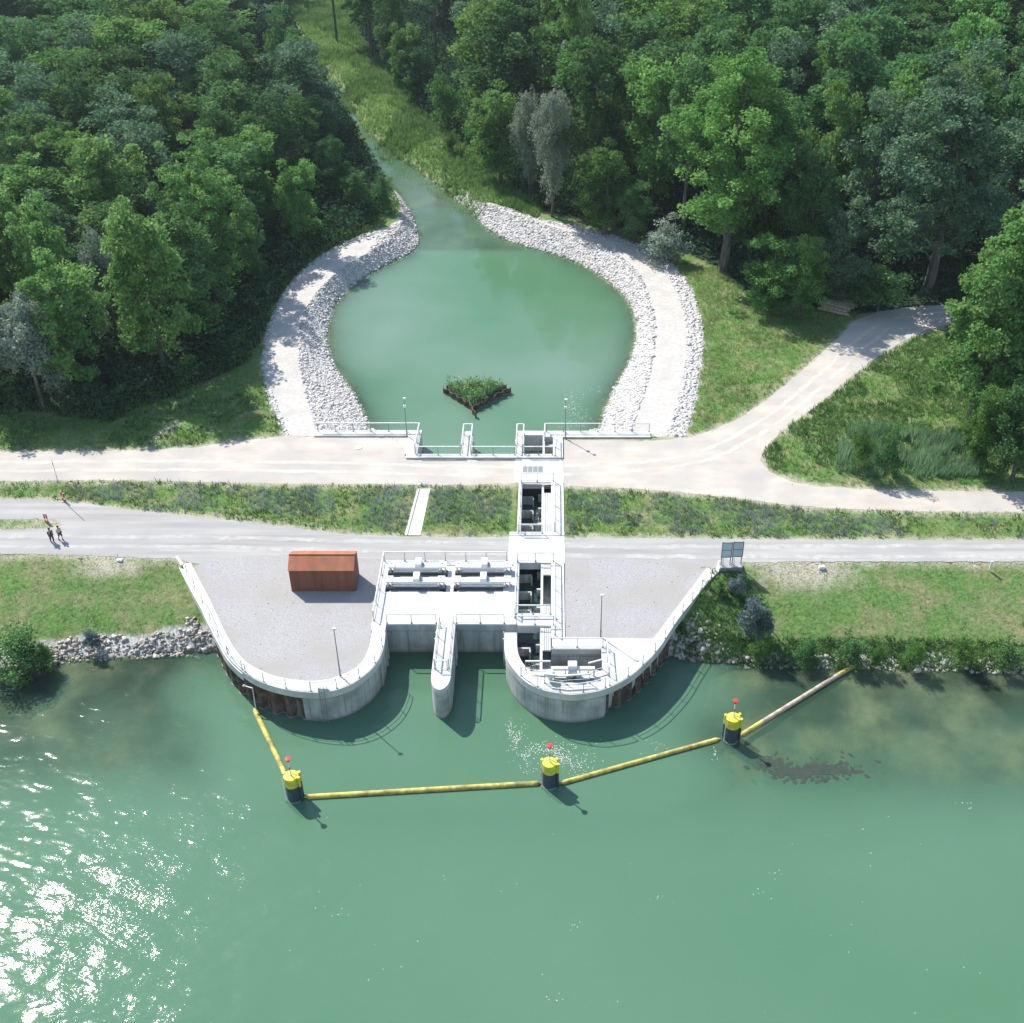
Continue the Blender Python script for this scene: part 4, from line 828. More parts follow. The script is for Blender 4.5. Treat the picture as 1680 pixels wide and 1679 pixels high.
# floating weed, foam, flakes
for i,(px,py,sx,lab) in enumerate([(1263,1252,.55,'brown clump of water weed nearest the right mooring pile'),(1290,1266,.5,'flat brown water weed streak second from the right mooring pile'),(1316,1268,.6,'round brown water weed clump in the middle of the weed row'),(1347,1262,.6,'brown water weed clump just left of the darkest one'),(1378,1264,.75,'largest darkest brown water weed clump at the right of the row')]):
    x,y=P(px,py,WZ)[:2]; n=100; rg=np.random.default_rng(i); a=rg.uniform(0,6.28,n); r=np.abs(rg.normal(0,sx*1.15,n)); C=np.stack([x+r*np.cos(a)*1.5,y+r*np.sin(a)*.8,WZ+.012+rg.uniform(0,.03,n)],1); V,Fc=leafcards(C,.5,rg,up=9,rnd=.3); V[:,2]=np.maximum(V[:,2],WZ+.01)
    o=mesh_np('water_weed',V,Fc,WEED,attrs=None); tag(o,lab,'water weed','brown water weed clumps')
rg=np.random.default_rng(9); C=[]
for px,py,sx,sy,n in [(848,1212,5,8,60),(836,1190,3,6,20),(862,1238,6,4,40),(905,1232,9,5,90),(925,1245,7,5,80),(845,1215,12,18,40),(880,1228,14,6,80),(930,1240,22,10,110),(945,1258,14,8,80),(868,1252,10,10,40),(838,1200,6,8,25),(1173,1235,2,10,18),(1075,1225,12,8,20)]:
    for _ in range(n): x,y=P(px+rg.normal(0,sx),py+rg.normal(0,sy),WZ)[:2]; C.append((x,y,WZ+.012))
C=np.array(C); V,Fc=leafcards(C,.085,rg,up=9,rnd=.2); V[:,2]=WZ+.012+np.repeat(rg.uniform(0,.01,len(C)),4); o=mesh_np('foam',V,Fc,FOAM); tag(o,'pale foam flakes drifting near the middle mooring pile','foam',kind='stuff')
C=[]
for px,py,sx,sy,n in [(940,665,9,14,70),(955,690,8,8,40),(930,700,6,5,30),(975,655,14,16,20)]:
    for _ in range(n): x,y=P(px+rg.normal(0,sx),py+rg.normal(0,sy),PZ)[:2]; C.append((x,y,PZ+.012))
C=np.array(C); V,Fc=leafcards(C,.11,rg,up=9,rnd=.2); V[:,2]=PZ+.012+np.repeat(rg.uniform(0,.01,len(C)),4); o=mesh_np('foam',V,Fc,FOAM); tag(o,'small pale foam flakes on the pond near the right wall','foam',kind='stuff')
C=[]
for cx,cy,n in ((-1.9,100.2,60),(-1.4,99.0,60),(-1.6,103.2,30),(-1.8,88.5,20),(-1.9,80.7,30),(-2.3,79.2,30)):
    for _ in range(n): C.append((np.clip(cx+rg.normal(0,.3),-3,-1.1),cy+rg.normal(0,.5),-2.24))
C=np.array(C); V,Fc=leafcards(C,.14,rg,up=9,rnd=.2); V[:,2]=-2.235+np.repeat(rg.uniform(0,.02,len(C)),4); o=mesh_np('white_water',V,Fc,FOAM); tag(o,'white water churning in the fish pass','foam',kind='stuff')

C=[]; rg=np.random.default_rng(77)
for _ in range(40): q=P(rg.uniform(430,1660),rg.uniform(1330,1670),WZ); C.append((q[0],q[1],WZ+.012))
for cx,cy in ((1270,1435),(1255,1460),(1090,1480),(940,1520),(915,1640),(560,1500),(1580,1320)):
    for _ in range(6): q=P(cx+rg.normal(0,9),cy+rg.normal(0,6),WZ); C.append((q[0],q[1],WZ+.012))
C=np.array(C); V,Fc=leafcards(C,.09,rg,up=9,rnd=.2); V[:,2]=WZ+.012+np.repeat(rg.uniform(0,.01,len(C)),4); o=mesh_np('foam',V,Fc,FOAM); tag(o,'scattered pale flecks drifting on the open river','foam',kind='stuff')
# ================================================================== ROCKS AND VEGETATION
ALLR=[ROAD_U,ROAD_L,YARD_L,YARD_R]
def tagstuff(o,lab,cat): return tag(o,lab,cat,kind='stuff')
rg=np.random.default_rng(11)
def band_rocks(poly,exclude,dens,size,m,seed,lab,zoff=0.,cond=None):
    dens*=1.7; size*=.8; zoff=zoff-.02; x,y=pts_in(poly,dens,np.random.default_rng(seed),exclude); k=visible(x,y)
    if cond is not None: k&=cond(x,y)
    x,y=x[k],y[k]; z=terrain(x,y)[0]+zoff; o=rocks('riprap',x,y,z,size,m,seed); return tagstuff(o,lab,'riprap')
PL_=pathpoly(CROUT_L[:-8],CRIN_L[:-8],.16,.97); PR_=pathpoly(CROUT_R[8:],CRIN_R[8:],.34,.98)
def nearshore(poly): 
    return lambda x,y:(~inside(x,y,POND))|(dist(x,y,POND[:NP_-4],False)<.5)
inL=np.vstack([CRIN_L,POND[:NP_//2-6][::-1]]) 
# inner slopes: everything between crest edge and water on each side
def slope_rocks(side,seed,lab):
    x=rg.uniform(-50,35,190000); y=rg.uniform(112.5,196,190000); k=inside(x,y,CRIN)&((~inside(x,y,POND))|(dist(x,y,POND[:NP_-4],False)<.35))
    xm=P(735,400)[0]; k&=(x<xm) if side<0 else (x>xm)
    dl=dist(x,y,CRIN_L if side<0 else CRIN_R,False); k&=dl<9; k&=~(inside(x,y,np.array([(-27,111),(-27,117.4),(11.3,117.2),(11.3,111)])))
    dw=dist(x,y,POND[:NP_-4],False); k&=(dw<8)
    x,y=x[k],y[k]; z=terrain(x,y)[0]; 
    return tagstuff(rocks('riprap',x,y,z-.02,.135,ROCK,seed,.55),lab,'riprap')
slope_rocks(-1,31,'pale riprap on the inner slope of the left pond bank'); slope_rocks(1,32,'pale riprap on the inner slope of the right pond bank')
band_rocks(BAND_L,[PL_],9,.2,ROCK,33,'pale rocks along the outer edge of the left pond bank')
band_rocks(BAND_R,[PR_],9,.2,ROCK,34,'pale rocks along the outer edge of the right pond bank')
# river bank rocks
def river_rocks(px0,px1,pyw,width,dens,size,m,seed,lab,wet=.5):
    A=P(px0,pyw,WZ); B=P(px1,pyw,WZ); x=rg.uniform(A[0],B[0],40000); y=rg.uniform(A[1]-3,A[1]+5,40000); h,zt=terrain(x,y)
    k=(zt['inR']&(zt['dR']<wet))|(zt['inLn']&~zt['inR']&(zt['dR']<width*(1+.35*vn(x,y,.8,seed)))); k&=~inside(x,y,PLAT_L)&~inside(x,y,PLAT_R)
    x,y,h=x[k],y[k],h[k]; n=int((B[0]-A[0])*(width+wet)*dens); n=min(n,len(x)); x,y,h=x[:n],y[:n],h[:n]
    return tagstuff(rocks('bank_rocks',x,y,h+.05,size,m,seed),lab,'rocks')
river_rocks(55,368,1076,1.7,15,.17,ROCKB,41,'brown grey rocks along the waterline of the left river bank')
x=rg.uniform(*[P(q,1040,-2)[0] for q in (318,352)],160); t=rg.uniform(0,1,160); yy=P(320,1005,-1)[1]*(1-t)+P(350,1075,WZ)[1]*t; xx=P(322,1005,-1)[0]*(1-t)+P(352,1070,WZ)[0]*t-np.abs(rg.normal(0,.45,160))-.3; tagstuff(rocks('bank_rocks',xx,yy,terrain(xx,yy)[0]+.05,.16,ROCKB,44),'rocks heaped against the outside of the left quay arm','rocks')
river_rocks(1085,1720,1086,.9,13,.15,ROCKB,42,'dark brown rocks along the waterline of the right river bank')
x=P(1122,1062,-3)[0]+rg.normal(0,1.3,330); y=P(1122,1062,-3)[1]+rg.normal(0,.9,330); k=~inside(x,y,np.vstack([RO[:70],[[0,90]]]))&(dist(x,y,RO,False)>.35); x,y=x[k],y[k]; tagstuff(rocks('bank_rocks',x,y,terrain(x,y)[0]+.05,.2,ROCKB,43),'pale rocks heaped in the shade of the right quay arm','rocks')
for i,(px,py,s,lab) in enumerate([(336,1068,.75,'large flat pale boulder at the foot of the left quay arm'),(1506,1101,.45,'lone pale stone standing in the shallows off the right bank'),(90,1088,.5,'rounded boulder by the dark bush on the left bank'),(1118,1072,.6,'large pale boulder in the shade of the right quay arm'),(1210,1083,.42,'brown boulder on the right bank below the blue grey shrubs')]):
    x,y=P(px,py,WZ+.1)[:2]; o=rocks('boulder',np.array([x]),np.array([y]),np.array([WZ+.15]),s,ROCK if i in (0,1,3) else ROCKB,60+i); tag(o,lab,'boulder')
# stones loose on the yards
x,y=pts_in(YARD_R,.9,rg); x2,y2=pts_in(YARD_L,.6,rg); x=np.r_[x,x2]; y=np.r_[y,y2]; tagstuff(rocks('loose_stones',x,y,np.full(len(x),.04),.035,ROCKB,51),'tiny loose stones on the gravel yards','stones')
# pale rubble along road edges
def edge_pts(poly,n,sd,seed):
    r_=np.random.default_rng(seed); q=resample(poly,n,True); return q[:,0]+r_.normal(0,sd,n),q[:,1]+r_.normal(0,sd,n)
x,y=edge_pts(ROAD_L,4500,.35,5); x2,y2=edge_pts(ROAD_U,4500,.35,6); x=np.r_[x,x2]; y=np.r_[y,y2]; k=visible(x,y)&~inside(x,y,YARD_L)&~inside(x,y,YARD_R)&~((x>-17)&(x<1.5)&(y<98.3))&~((x>-5)&(x<1.5)&(y>97)&(y<118)); x,y=x[k],y[k]
tagstuff(rocks('road_rubble',x,y,terrain(x,y)[0]+.0,.04,ROCK,52),'pale rubble along the road edges','rubble')

# ---- grasses
STRUCT=[np.array([(-17,74),(-17,94),(2,94),(2,74)]),np.array([(-4.4,90),(-4.4,118),(1.5,118),(1.5,90)]),np.array([(-27,111),(-27,117.6),(11.3,117.3),(11.3,111)]),np.array([P(660,882)[:2],P(682,800)[:2],P(709,800)[:2],P(694,882)[:2]])]
def field(name,poly,dens,hgt,wid,m,lab,cat,seed,nb=4,lean=.6,mask=None,hn=.3,extra=(),tn=.5):
    r_=np.random.default_rng(seed); x,y=pts_in(poly,dens,r_,ALLR+STRUCT+[BAND_L,BAND_R]+list(extra)); k=visible(x,y)
    if mask is not None: k&=mask(x,y)
    x,y=x[k],y[k]; t=np.clip(.5+.5*vn(x,y,tn,seed)+r_.normal(0,.2,len(x)),0,1)
    return tagstuff(blades(name,x,y,hgt*(1+hn*vn(x,y,1.1,seed+1)),wid,m,nb,lean,tint=t,seed=seed),lab,cat)
VERGE=PP([(-40,792),(200,789),(400,794),(600,796),(760,797),(925,799),(1010,802),(1100,807),(1200,818),(1300,831),(1380,836),(1500,840),(1720,842),(1720,886),(1450,885),(1200,884),(1050,882),(926,881.5),(835,880),(760,881),(660,880),(560,875),(480,865),(400,855),(300,845),(200,834),(110,822),(60,819),(-40,817)])
ok=lambda x,y:np.minimum(dist(x,y,ROAD_U),dist(x,y,ROAD_L))>.25+.25*vn(x,y,1.5,2)
field('verge_grass',VERGE,14,.3,.05,G_MEAD,'green grass of the verge strip between the two roads','grass',71,mask=ok)
def bl(x,y):
    d=np.minimum(dist(x,y,ROAD_U),dist(x,y,ROAD_L)); return ok(x,y)&(vn(x,y,.35,8)+.5*vn(x,y,1.3,9)+.9*np.clip(d/2.5,0,1)>.55+.35*(x>38))
field('blue_flower_spikes',VERGE,9,.58,.07,G_BLUE,'blue grey flowering spikes on the verge strip','wildflowers',72,mask=bl,nb=5,lean=.45)
field('verge_herbs',VERGE,5,.4,.12,G_HERB,'leafy green herbs on the verge strip','herbs',73,mask=lambda x,y:ok(x,y)&(vn(x,y,.5,18)>-.1),nb=4,lean=.9)
LAWN_L=PP([(-60,911),(100,914),(200,919),(290,925),(300,945),(325,1000),(345,1060),(300,1058),(200,1062),(90,1070),(-60,1075)],-1.)
LAWN_R=PP([(1180,945),(1230,931),(1300,927),(1450,925),(1720,923),(1720,1060),(1450,1052),(1280,1052),(1160,1060),(1120,1050)],-1.)
field('lawn',LAWN_L,16,.13,.05,G_LAWN,'short patchy lawn on the left river bank','grass',74,nb=4,lean=1.,tn=.9)
field('lawn',LAWN_R,16,.13,.05,G_LAWN,'short patchy lawn on the right river bank','grass',75,nb=4,lean=1.,tn=.9)
field('island_grass',PP([(-40,854),(60,853),(96,861),(60,868),(-40,867)]),18,.2,.05,G_MEAD,'grass island where the left roads fork','grass',76)
RM=PP([(1128,716),(1150,600),(1155,520),(1110,435),(1180,440),(1235,490),(1330,510),(1400,520),(1380,550),(1290,628),(1215,684),(1160,706)])
field('meadow',RM,9,.5,.06,G_MEAD,'tall meadow grass between the pond bank and the dirt road','grass',77,tn=.25)
field('meadow_dry_grass',RM,5,.6,.04,G_DRY,'dry seed heads in the meadow right of the pond','grass',78,mask=lambda x,y:vn(x,y,.3,22)>.1)
RE=PP([(1252,745),(1290,702),(1350,660),(1440,588),(1500,555),(1560,540),(1600,640),(1650,720),(1720,760),(1720,806),(1550,804),(1430,801),(1310,790),(1262,768)])
field('meadow',RE,9,.45,.07,G_MEAD,'rough grass on the bank beside the right wood','grass',79,tn=.3)
field('bank_herbs',RE,7,.65,.14,G_HERB,'rank green herbs on the bank beside the right wood','herbs',80,mask=lambda x,y:(vn(x,y,.3,30)>-.5)&(y>P(1500,770)[1]),lean=.9)
LM=PP([(-60,740),(120,738),(260,735),(330,730),(390,722),(466,714),(432,620),(430,560),(452,505),(520,420),(600,380),(655,345),(655,330),(560,330),(440,470),(380,560),(250,620),(-60,640)])
field('meadow',LM,8,.42,.06,G_MEAD,'grass between the left wood and the dirt road','grass',81,tn=.3)
field('bank_herbs',LM,4,.6,.14,G_HERB,'herbs at the foot of the left wood','herbs',82,mask=lambda x,y:vn(x,y,.3,31)>0,lean=.9)
CR=PP([(455,-30),(562,-30),(592,60),(642,122),(700,188),(770,245),(840,305),(890,345),(880,362),(830,345),(800,340),(772,342),(740,325),(690,287),(640,256),(600,228),(560,160),(520,100)])
field('meadow',CR,6,.8,.14,G_MEAD,'long meadow running along the far stream','grass',83,tn=.15,nb=5)
field('bank_herbs',CR,4,1.2,.22,G_HERB,'tall herbs in the far stream meadow','herbs',84,mask=lambda x,y:vn(x,y,.16,32)>-.2,lean=.8)
REED=PP([(1372,778),(1375,735),(1400,705),(1440,700),(1480,715),(1530,712),(1590,725),(1612,765),(1605,783),(1520,786),(1440,785)])
field('reed_bed',REED,8,1.5,.12,G_REED,'blue green reed bed in the hollow by the right road','reeds',85,nb=6,lean=.6,hn=.4,mask=lambda x,y:vn(x,y,.6,61)>-.75)
RB=PP([(1110,1045),(1250,1050),(1400,1050),(1550,1052),(1740,1060),(1740,1092),(1500,1088),(1300,1086),(1150,1082),(1100,1075)],-2.6)
field('bank_herbs',RB,20,.45,.15,G_HERB,'leafy herbs along the waterside of the right bank','herbs',86,lean=.9,nb=5)
RS=PP([(1165,960),(1195,945),(1260,985),(1270,1050),(1140,1068),(1120,1040)],-1.5)
field('bank_herbs',RS,8,.6,.14,G_HERB,'herbs on the slope beside the right quay arm','herbs',87,lean=.8,nb=5)
def cardfield(name,poly,n,zlo,zhi,size,m,lab,cat,seed,cond=None):
    r_=np.random.default_rng(seed); p=np.asarray(poly); lo,hi=p.min(0),p.max(0); lo=np.maximum(lo,[-125,60]); hi=np.minimum(hi,[125,335]); x=r_.uniform(lo[0],hi[0],n); y=r_.uniform(lo[1],hi[1],n); k=visible(x,y,0,60); x,y=x[k],y[k]; k=inside(x,y,p)&~inside(x,y,POND)&~inside(x,y,BAND_L)&~inside(x,y,BAND_R)
    for q in ALLR: k&=~inside(x,y,q)
    if cond is not None: k&=cond(x,y)
    x,y=x[k],y[k]; z=terrain(x,y)[0]; top=zhi*(.5+.5*(vn(x,y,.5,seed)+1)/2*1.6); C=np.stack([x,y,z+zlo+r_.uniform(0,1,len(x))**.7*top],1); V,Fc=leafcards(C,size,r_,up=.7); t=np.clip(.4+.3*vn(x,y,.7,seed+3)+r_.normal(0,.2,len(x)),0,1)
    return tagstuff(mesh_np(name,V,Fc,m,attrs=dict(tint=np.repeat(t,4))),lab,cat)
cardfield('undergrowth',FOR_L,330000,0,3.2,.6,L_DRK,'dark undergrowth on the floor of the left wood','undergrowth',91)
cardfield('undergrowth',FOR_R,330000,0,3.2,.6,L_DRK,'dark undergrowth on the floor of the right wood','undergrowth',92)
cardfield('edge_thicket',PP([(1560,540),(1600,640),(1640,720),(1740,790),(1740,560),(1620,500)]),14000,0,1.6,.35,G_HERB,'leafy thicket at the foot of the right poplars','thicket',93)
cardfield('edge_thicket',PP([(640,180),(700,195),(770,250),(840,305),(890,350),(1040,385),(1110,420),(1050,330),(880,260),(760,170)]),14000,0,2.0,.4,L_LIM,'leafy thicket along the edge of the right wood above the pond','thicket',94)
cardfield('edge_thicket',PP([(600,250),(660,340),(600,385),(520,420),(440,500),(420,460),(540,380)]),9000,0,1.3,.35,L_BRO,'dark thicket at the foot of the left wood beside the pond','thicket',95)

# ---- trees
def crown(name,kind,seed,m,nleaf=7000,LS=1.):
    r_=np.random.default_rng(seed); lobes=[]
    if kind=='poplar':      # several upright plumes
        for k in range(7):
            a=r_.uniform(0,6.28); rr=(0 if k==0 else r_.uniform(1.6,3.2)); top=r_.uniform(14,19) if k else 20; bot=r_.uniform(.6,3.2); lobes.append(((rr*math.cos(a),rr*math.sin(a),(top+bot)/2),(r_.uniform(1.6,2.3),r_.uniform(1.6,2.3),(top-bot)/2)))
        for k in range(16):
            a=r_.uniform(0,6.28); z=r_.uniform(2.,15.5); rr=r_.uniform(2.2,4.2)*(1-.4*abs(z-6.5)/9); lobes.append(((rr*math.cos(a),rr*math.sin(a),z),(1.3,1.3,1.9)))
        size=.36
    elif kind=='round':
        for k in range(32):
            v=r_.normal(0,1,3); v/=np.linalg.norm(v); q=r_.uniform(.45,1.); lobes.append(((v[0]*3.9*q,v[1]*3.9*q,9.9+v[2]*8.6*q),(r_.uniform(1.4,2.1),)*2+(r_.uniform(1.3,1.9),)))
        size=.38
    elif kind=='tall':      # bare trunk, high open crown
        for k in range(20):
            z=r_.uniform(9,19.5); a=r_.uniform(0,6.28); rr=r_.uniform(.2,1.)*3.4*(1-.5*abs(z-13.5)/7); lobes.append(((rr*math.cos(a),rr*math.sin(a),z),(1.25,1.25,1.7)))
        size=.36
    elif kind=='soft':      # willow, feathery
        for k in range(22):
            v=r_.normal(0,1,3); v/=np.linalg.norm(v); q=r_.uniform(.3,.9); lobes.append(((v[0]*3.9*q,v[1]*3.9*q,9+v[2]*8.2*q),(1.5,1.5,2.0)))
        size=.30
    else:                   # shrub, rounded to the ground, height 20 units
        for k in range(22):
            v=r_.normal(0,1,3); v[2]=abs(v[2])*1.1; v/=np.linalg.norm(v); q=r_.uniform(.4,.9); lobes.append(((v[0]*5.2*q,v[1]*5.2*q,3+v[2]*13*q),(2.2,2.2,3.6)))
        size=.5
    vol=np.array([(l[1][0]*l[1][2])**.9 for l in lobes]); vol/=vol.sum(); Cs=[];Os=[];T=[]
    lr_={'poplar':.9,'round':1.0,'tall':.85,'soft':.75,'shrub':1.6}[kind]; nlump={'poplar':120,'round':120,'tall':75,'soft':170,'shrub':55}[kind]
    if LS<.8: lr_*=.62; nlump=int(nlump*2.3)
    for l,p_ in zip(lobes,vol):
        k_=max(1,int(round(nlump*p_))); v=r_.normal(0,1,(k_,3)); v[:,2]+=.25; v/=np.linalg.norm(v,axis=1,keepdims=True); cen=np.array(l[0])+v*np.array(l[1])*r_.uniform(.55,1.1,(k_,1)); m_=int(nleaf/nlump)
        for q_ in cen:
            u_=r_.normal(0,1,(m_,3)); u_[:,2]+=.35; u_/=np.linalg.norm(u_,axis=1,keepdims=True); rad_=lr_*r_.uniform(.65,1.3); sc_=np.array([1,1,.8 if kind!='soft' else 1.5])
            Cs.append(q_+u_*rad_*sc_*r_.uniform(.45,1.3,(m_,1))); Os.append(u_); T.append(np.full(m_,np.clip(r_.normal(.45,.25),0,1)))
    C=np.vstack(Cs); O=np.vstack(Os); T=np.clip(np.concatenate(T)+r_.normal(0,.12,len(C)),0,1); C[:,2]=np.maximum(C[:,2],.3)
    V,Fc=leafcards(C,size*LS,r_,O*.28,up=.4,rnd=.95); o=mesh_np(name,V,Fc,m,attrs=dict(tint=np.repeat(T,4))); return o,lobes
def trunk(name,lobes,kind,seed):
    r_=np.random.default_rng(seed+99); m=MB(); top=max(l[0][2] for l in lobes)*.9; r0={'poplar':.34,'round':.36,'tall':.32,'soft':.3}.get(kind,.28)
    pts=[(0,0,-.5)]; x=y=0
    for z in np.linspace(0,top,7)[1:]: x+=r_.normal(0,.12); y+=r_.normal(0,.12); pts.append((x,y,z))
    for i in range(len(pts)-1): m.tube(pts[i],pts[i+1],r0*(1-.13*i),8,r2=r0*(1-.13*(i+1)),cap=False)
    for l in lobes[:10]:
        c=l[0]; zb=max(1.5,c[2]-r_.uniform(2.5,4.5)); k=min(len(pts)-2,max(0,int(zb/top*6))); b=pts[k+1] if pts[k+1][2]<c[2] else pts[k]; m.tube(b,c,.11,5,r2=.03,cap=False)
    return m.build(name,BARK)
PROTO={}
def proto(kind,m,seed,nleaf=7000,LS=1.15):
    nleaf=int(nleaf*({'poplar':1.9,'round':1.7,'soft':2.2}.get(kind,1.5)))
    c,l=crown('crown',kind,seed,m,nleaf,LS); t=trunk('trunk',l,kind,seed)
    zz_=np.zeros(len(c.data.vertices)*3); c.data.vertices.foreach_get('co',zz_); zz_=zz_.reshape(-1,3); top=np.percentile(zz_[:,2],99.7); rad=np.percentile(np.hypot(zz_[:,0],zz_[:,1]),97)
    r=(c.data,t.data,top,rad); bpy.data.objects.remove(c); bpy.data.objects.remove(t); return r
KIND={'greatpoplar':[proto('poplar',L_POP,s,15000,.74) for s in (40,41)],'poplar':[proto('poplar',L_POP,s,8500) for s in (1,2,3)],'broad':[proto('round',L_BRO,s) for s in (4,5,6)],'blue':[proto('round',L_BLU,s,7500) for s in (7,8)],'lime':[proto('round',L_LIM,s,8500) for s in (9,10)],
 'tall':[proto('tall',L_LIM,s,5500) for s in (11,12)],'tallg':[proto('tall',L_BRO,s,5500) for s in (13,14)],'willow':[proto('soft',L_WIL,s,8000) for s in (15,)],'grey':[proto('soft',L_GRY,s,5200) for s in (16,)],
 'greatlime':[proto('round',L_LIM,30,23000,.62),proto('round',L_LIM,31,20000,.62)],'greatblue':[proto('round',L_BLU,32,23000,.62)],'shrub':[proto('shrub',L_BRO,s,3500) for s in (17,18)],'shrubw':[proto('shrub',L_WIL,19,4000)],'shrubg':[proto('shrub',L_LIM,20,3500)],'shrubb':[proto('shrub',L_FLS,21,4500)]}
NAMES={'poplar':('poplar_tree','poplar'),'broad':('broadleaf_tree','tree'),'blue':('ash_tree','tree'),'lime':('maple_tree','tree'),'tall':('tall_poplar_tree','tree'),'tallg':('tall_forest_tree','tree'),'willow':('willow_tree','willow'),'grey':('withered_tree','tree'),'shrub':('shrub','shrub'),'shrubw':('willow_shrub','shrub'),'shrubg':('green_shrub','shrub'),'shrubb':('flowering_shrub','shrub')}
LOOK={'poplar':'bright yellow green poplar','broad':'dark green broadleaf tree','blue':'blue green ash tree','lime':'mid green maple tree','tall':'tall slender light green tree','tallg':'tall slender dark green tree','willow':'silver grey willow','grey':'thin grey half bare tree','shrub':'dark green shrub','shrubw':'silver grey willow shrub','shrubg':'fresh green shrub','shrubb':'blue grey flowering shrub'}
placed=[]
def tree(px,yt,yb,hw,kind,lab,grp=None,z0=None,zg=0.):
    x,y,_=P(px,yb,zg)
    e=math.atan2(yt-PY,F)+PITCH; h=H-math.tan(e)*y; gz=float(terrain([x],[y])[0][0]) if z0 is None else z0
    x=P(px,yt,h*.75)[0]*.5+x*.5 if 0 else x
    if kind in('poplar','willow'): hw*=1.18
    R=hw*((y*CA+(H-h*.5)*SA))/F; put(x,y,gz,h-gz,R,kind,lab,grp)
def put(x,y,gz,h,R,kind,lab,grp=None):
    nm,ct=NAMES[kind]
    if (R>8.2 and kind in ('lime','blue')) or (R>6.2 and kind=='poplar'): kind='great'+kind
    p=KIND[kind][int(rng.integers(len(KIND[kind])))]; e=empty(nm,(x,y,gz),lab,ct,grp); e.rotation_euler=(0,0,rng.uniform(0,6.28)); s=R/p[3]; e.scale=(s*rng.uniform(.92,1.08),s*rng.uniform(.92,1.08),h/p[2])
    for n_,d in (('crown',p[0]),('trunk' if 'shrub' not in kind else 'stems',p[1])):
        o=bpy.data.objects.new(n_,d); col.objects.link(o); o.parent=e
    placed.append((x,y,R))
GL='trees of the left wood'; GR='trees of the right wood'
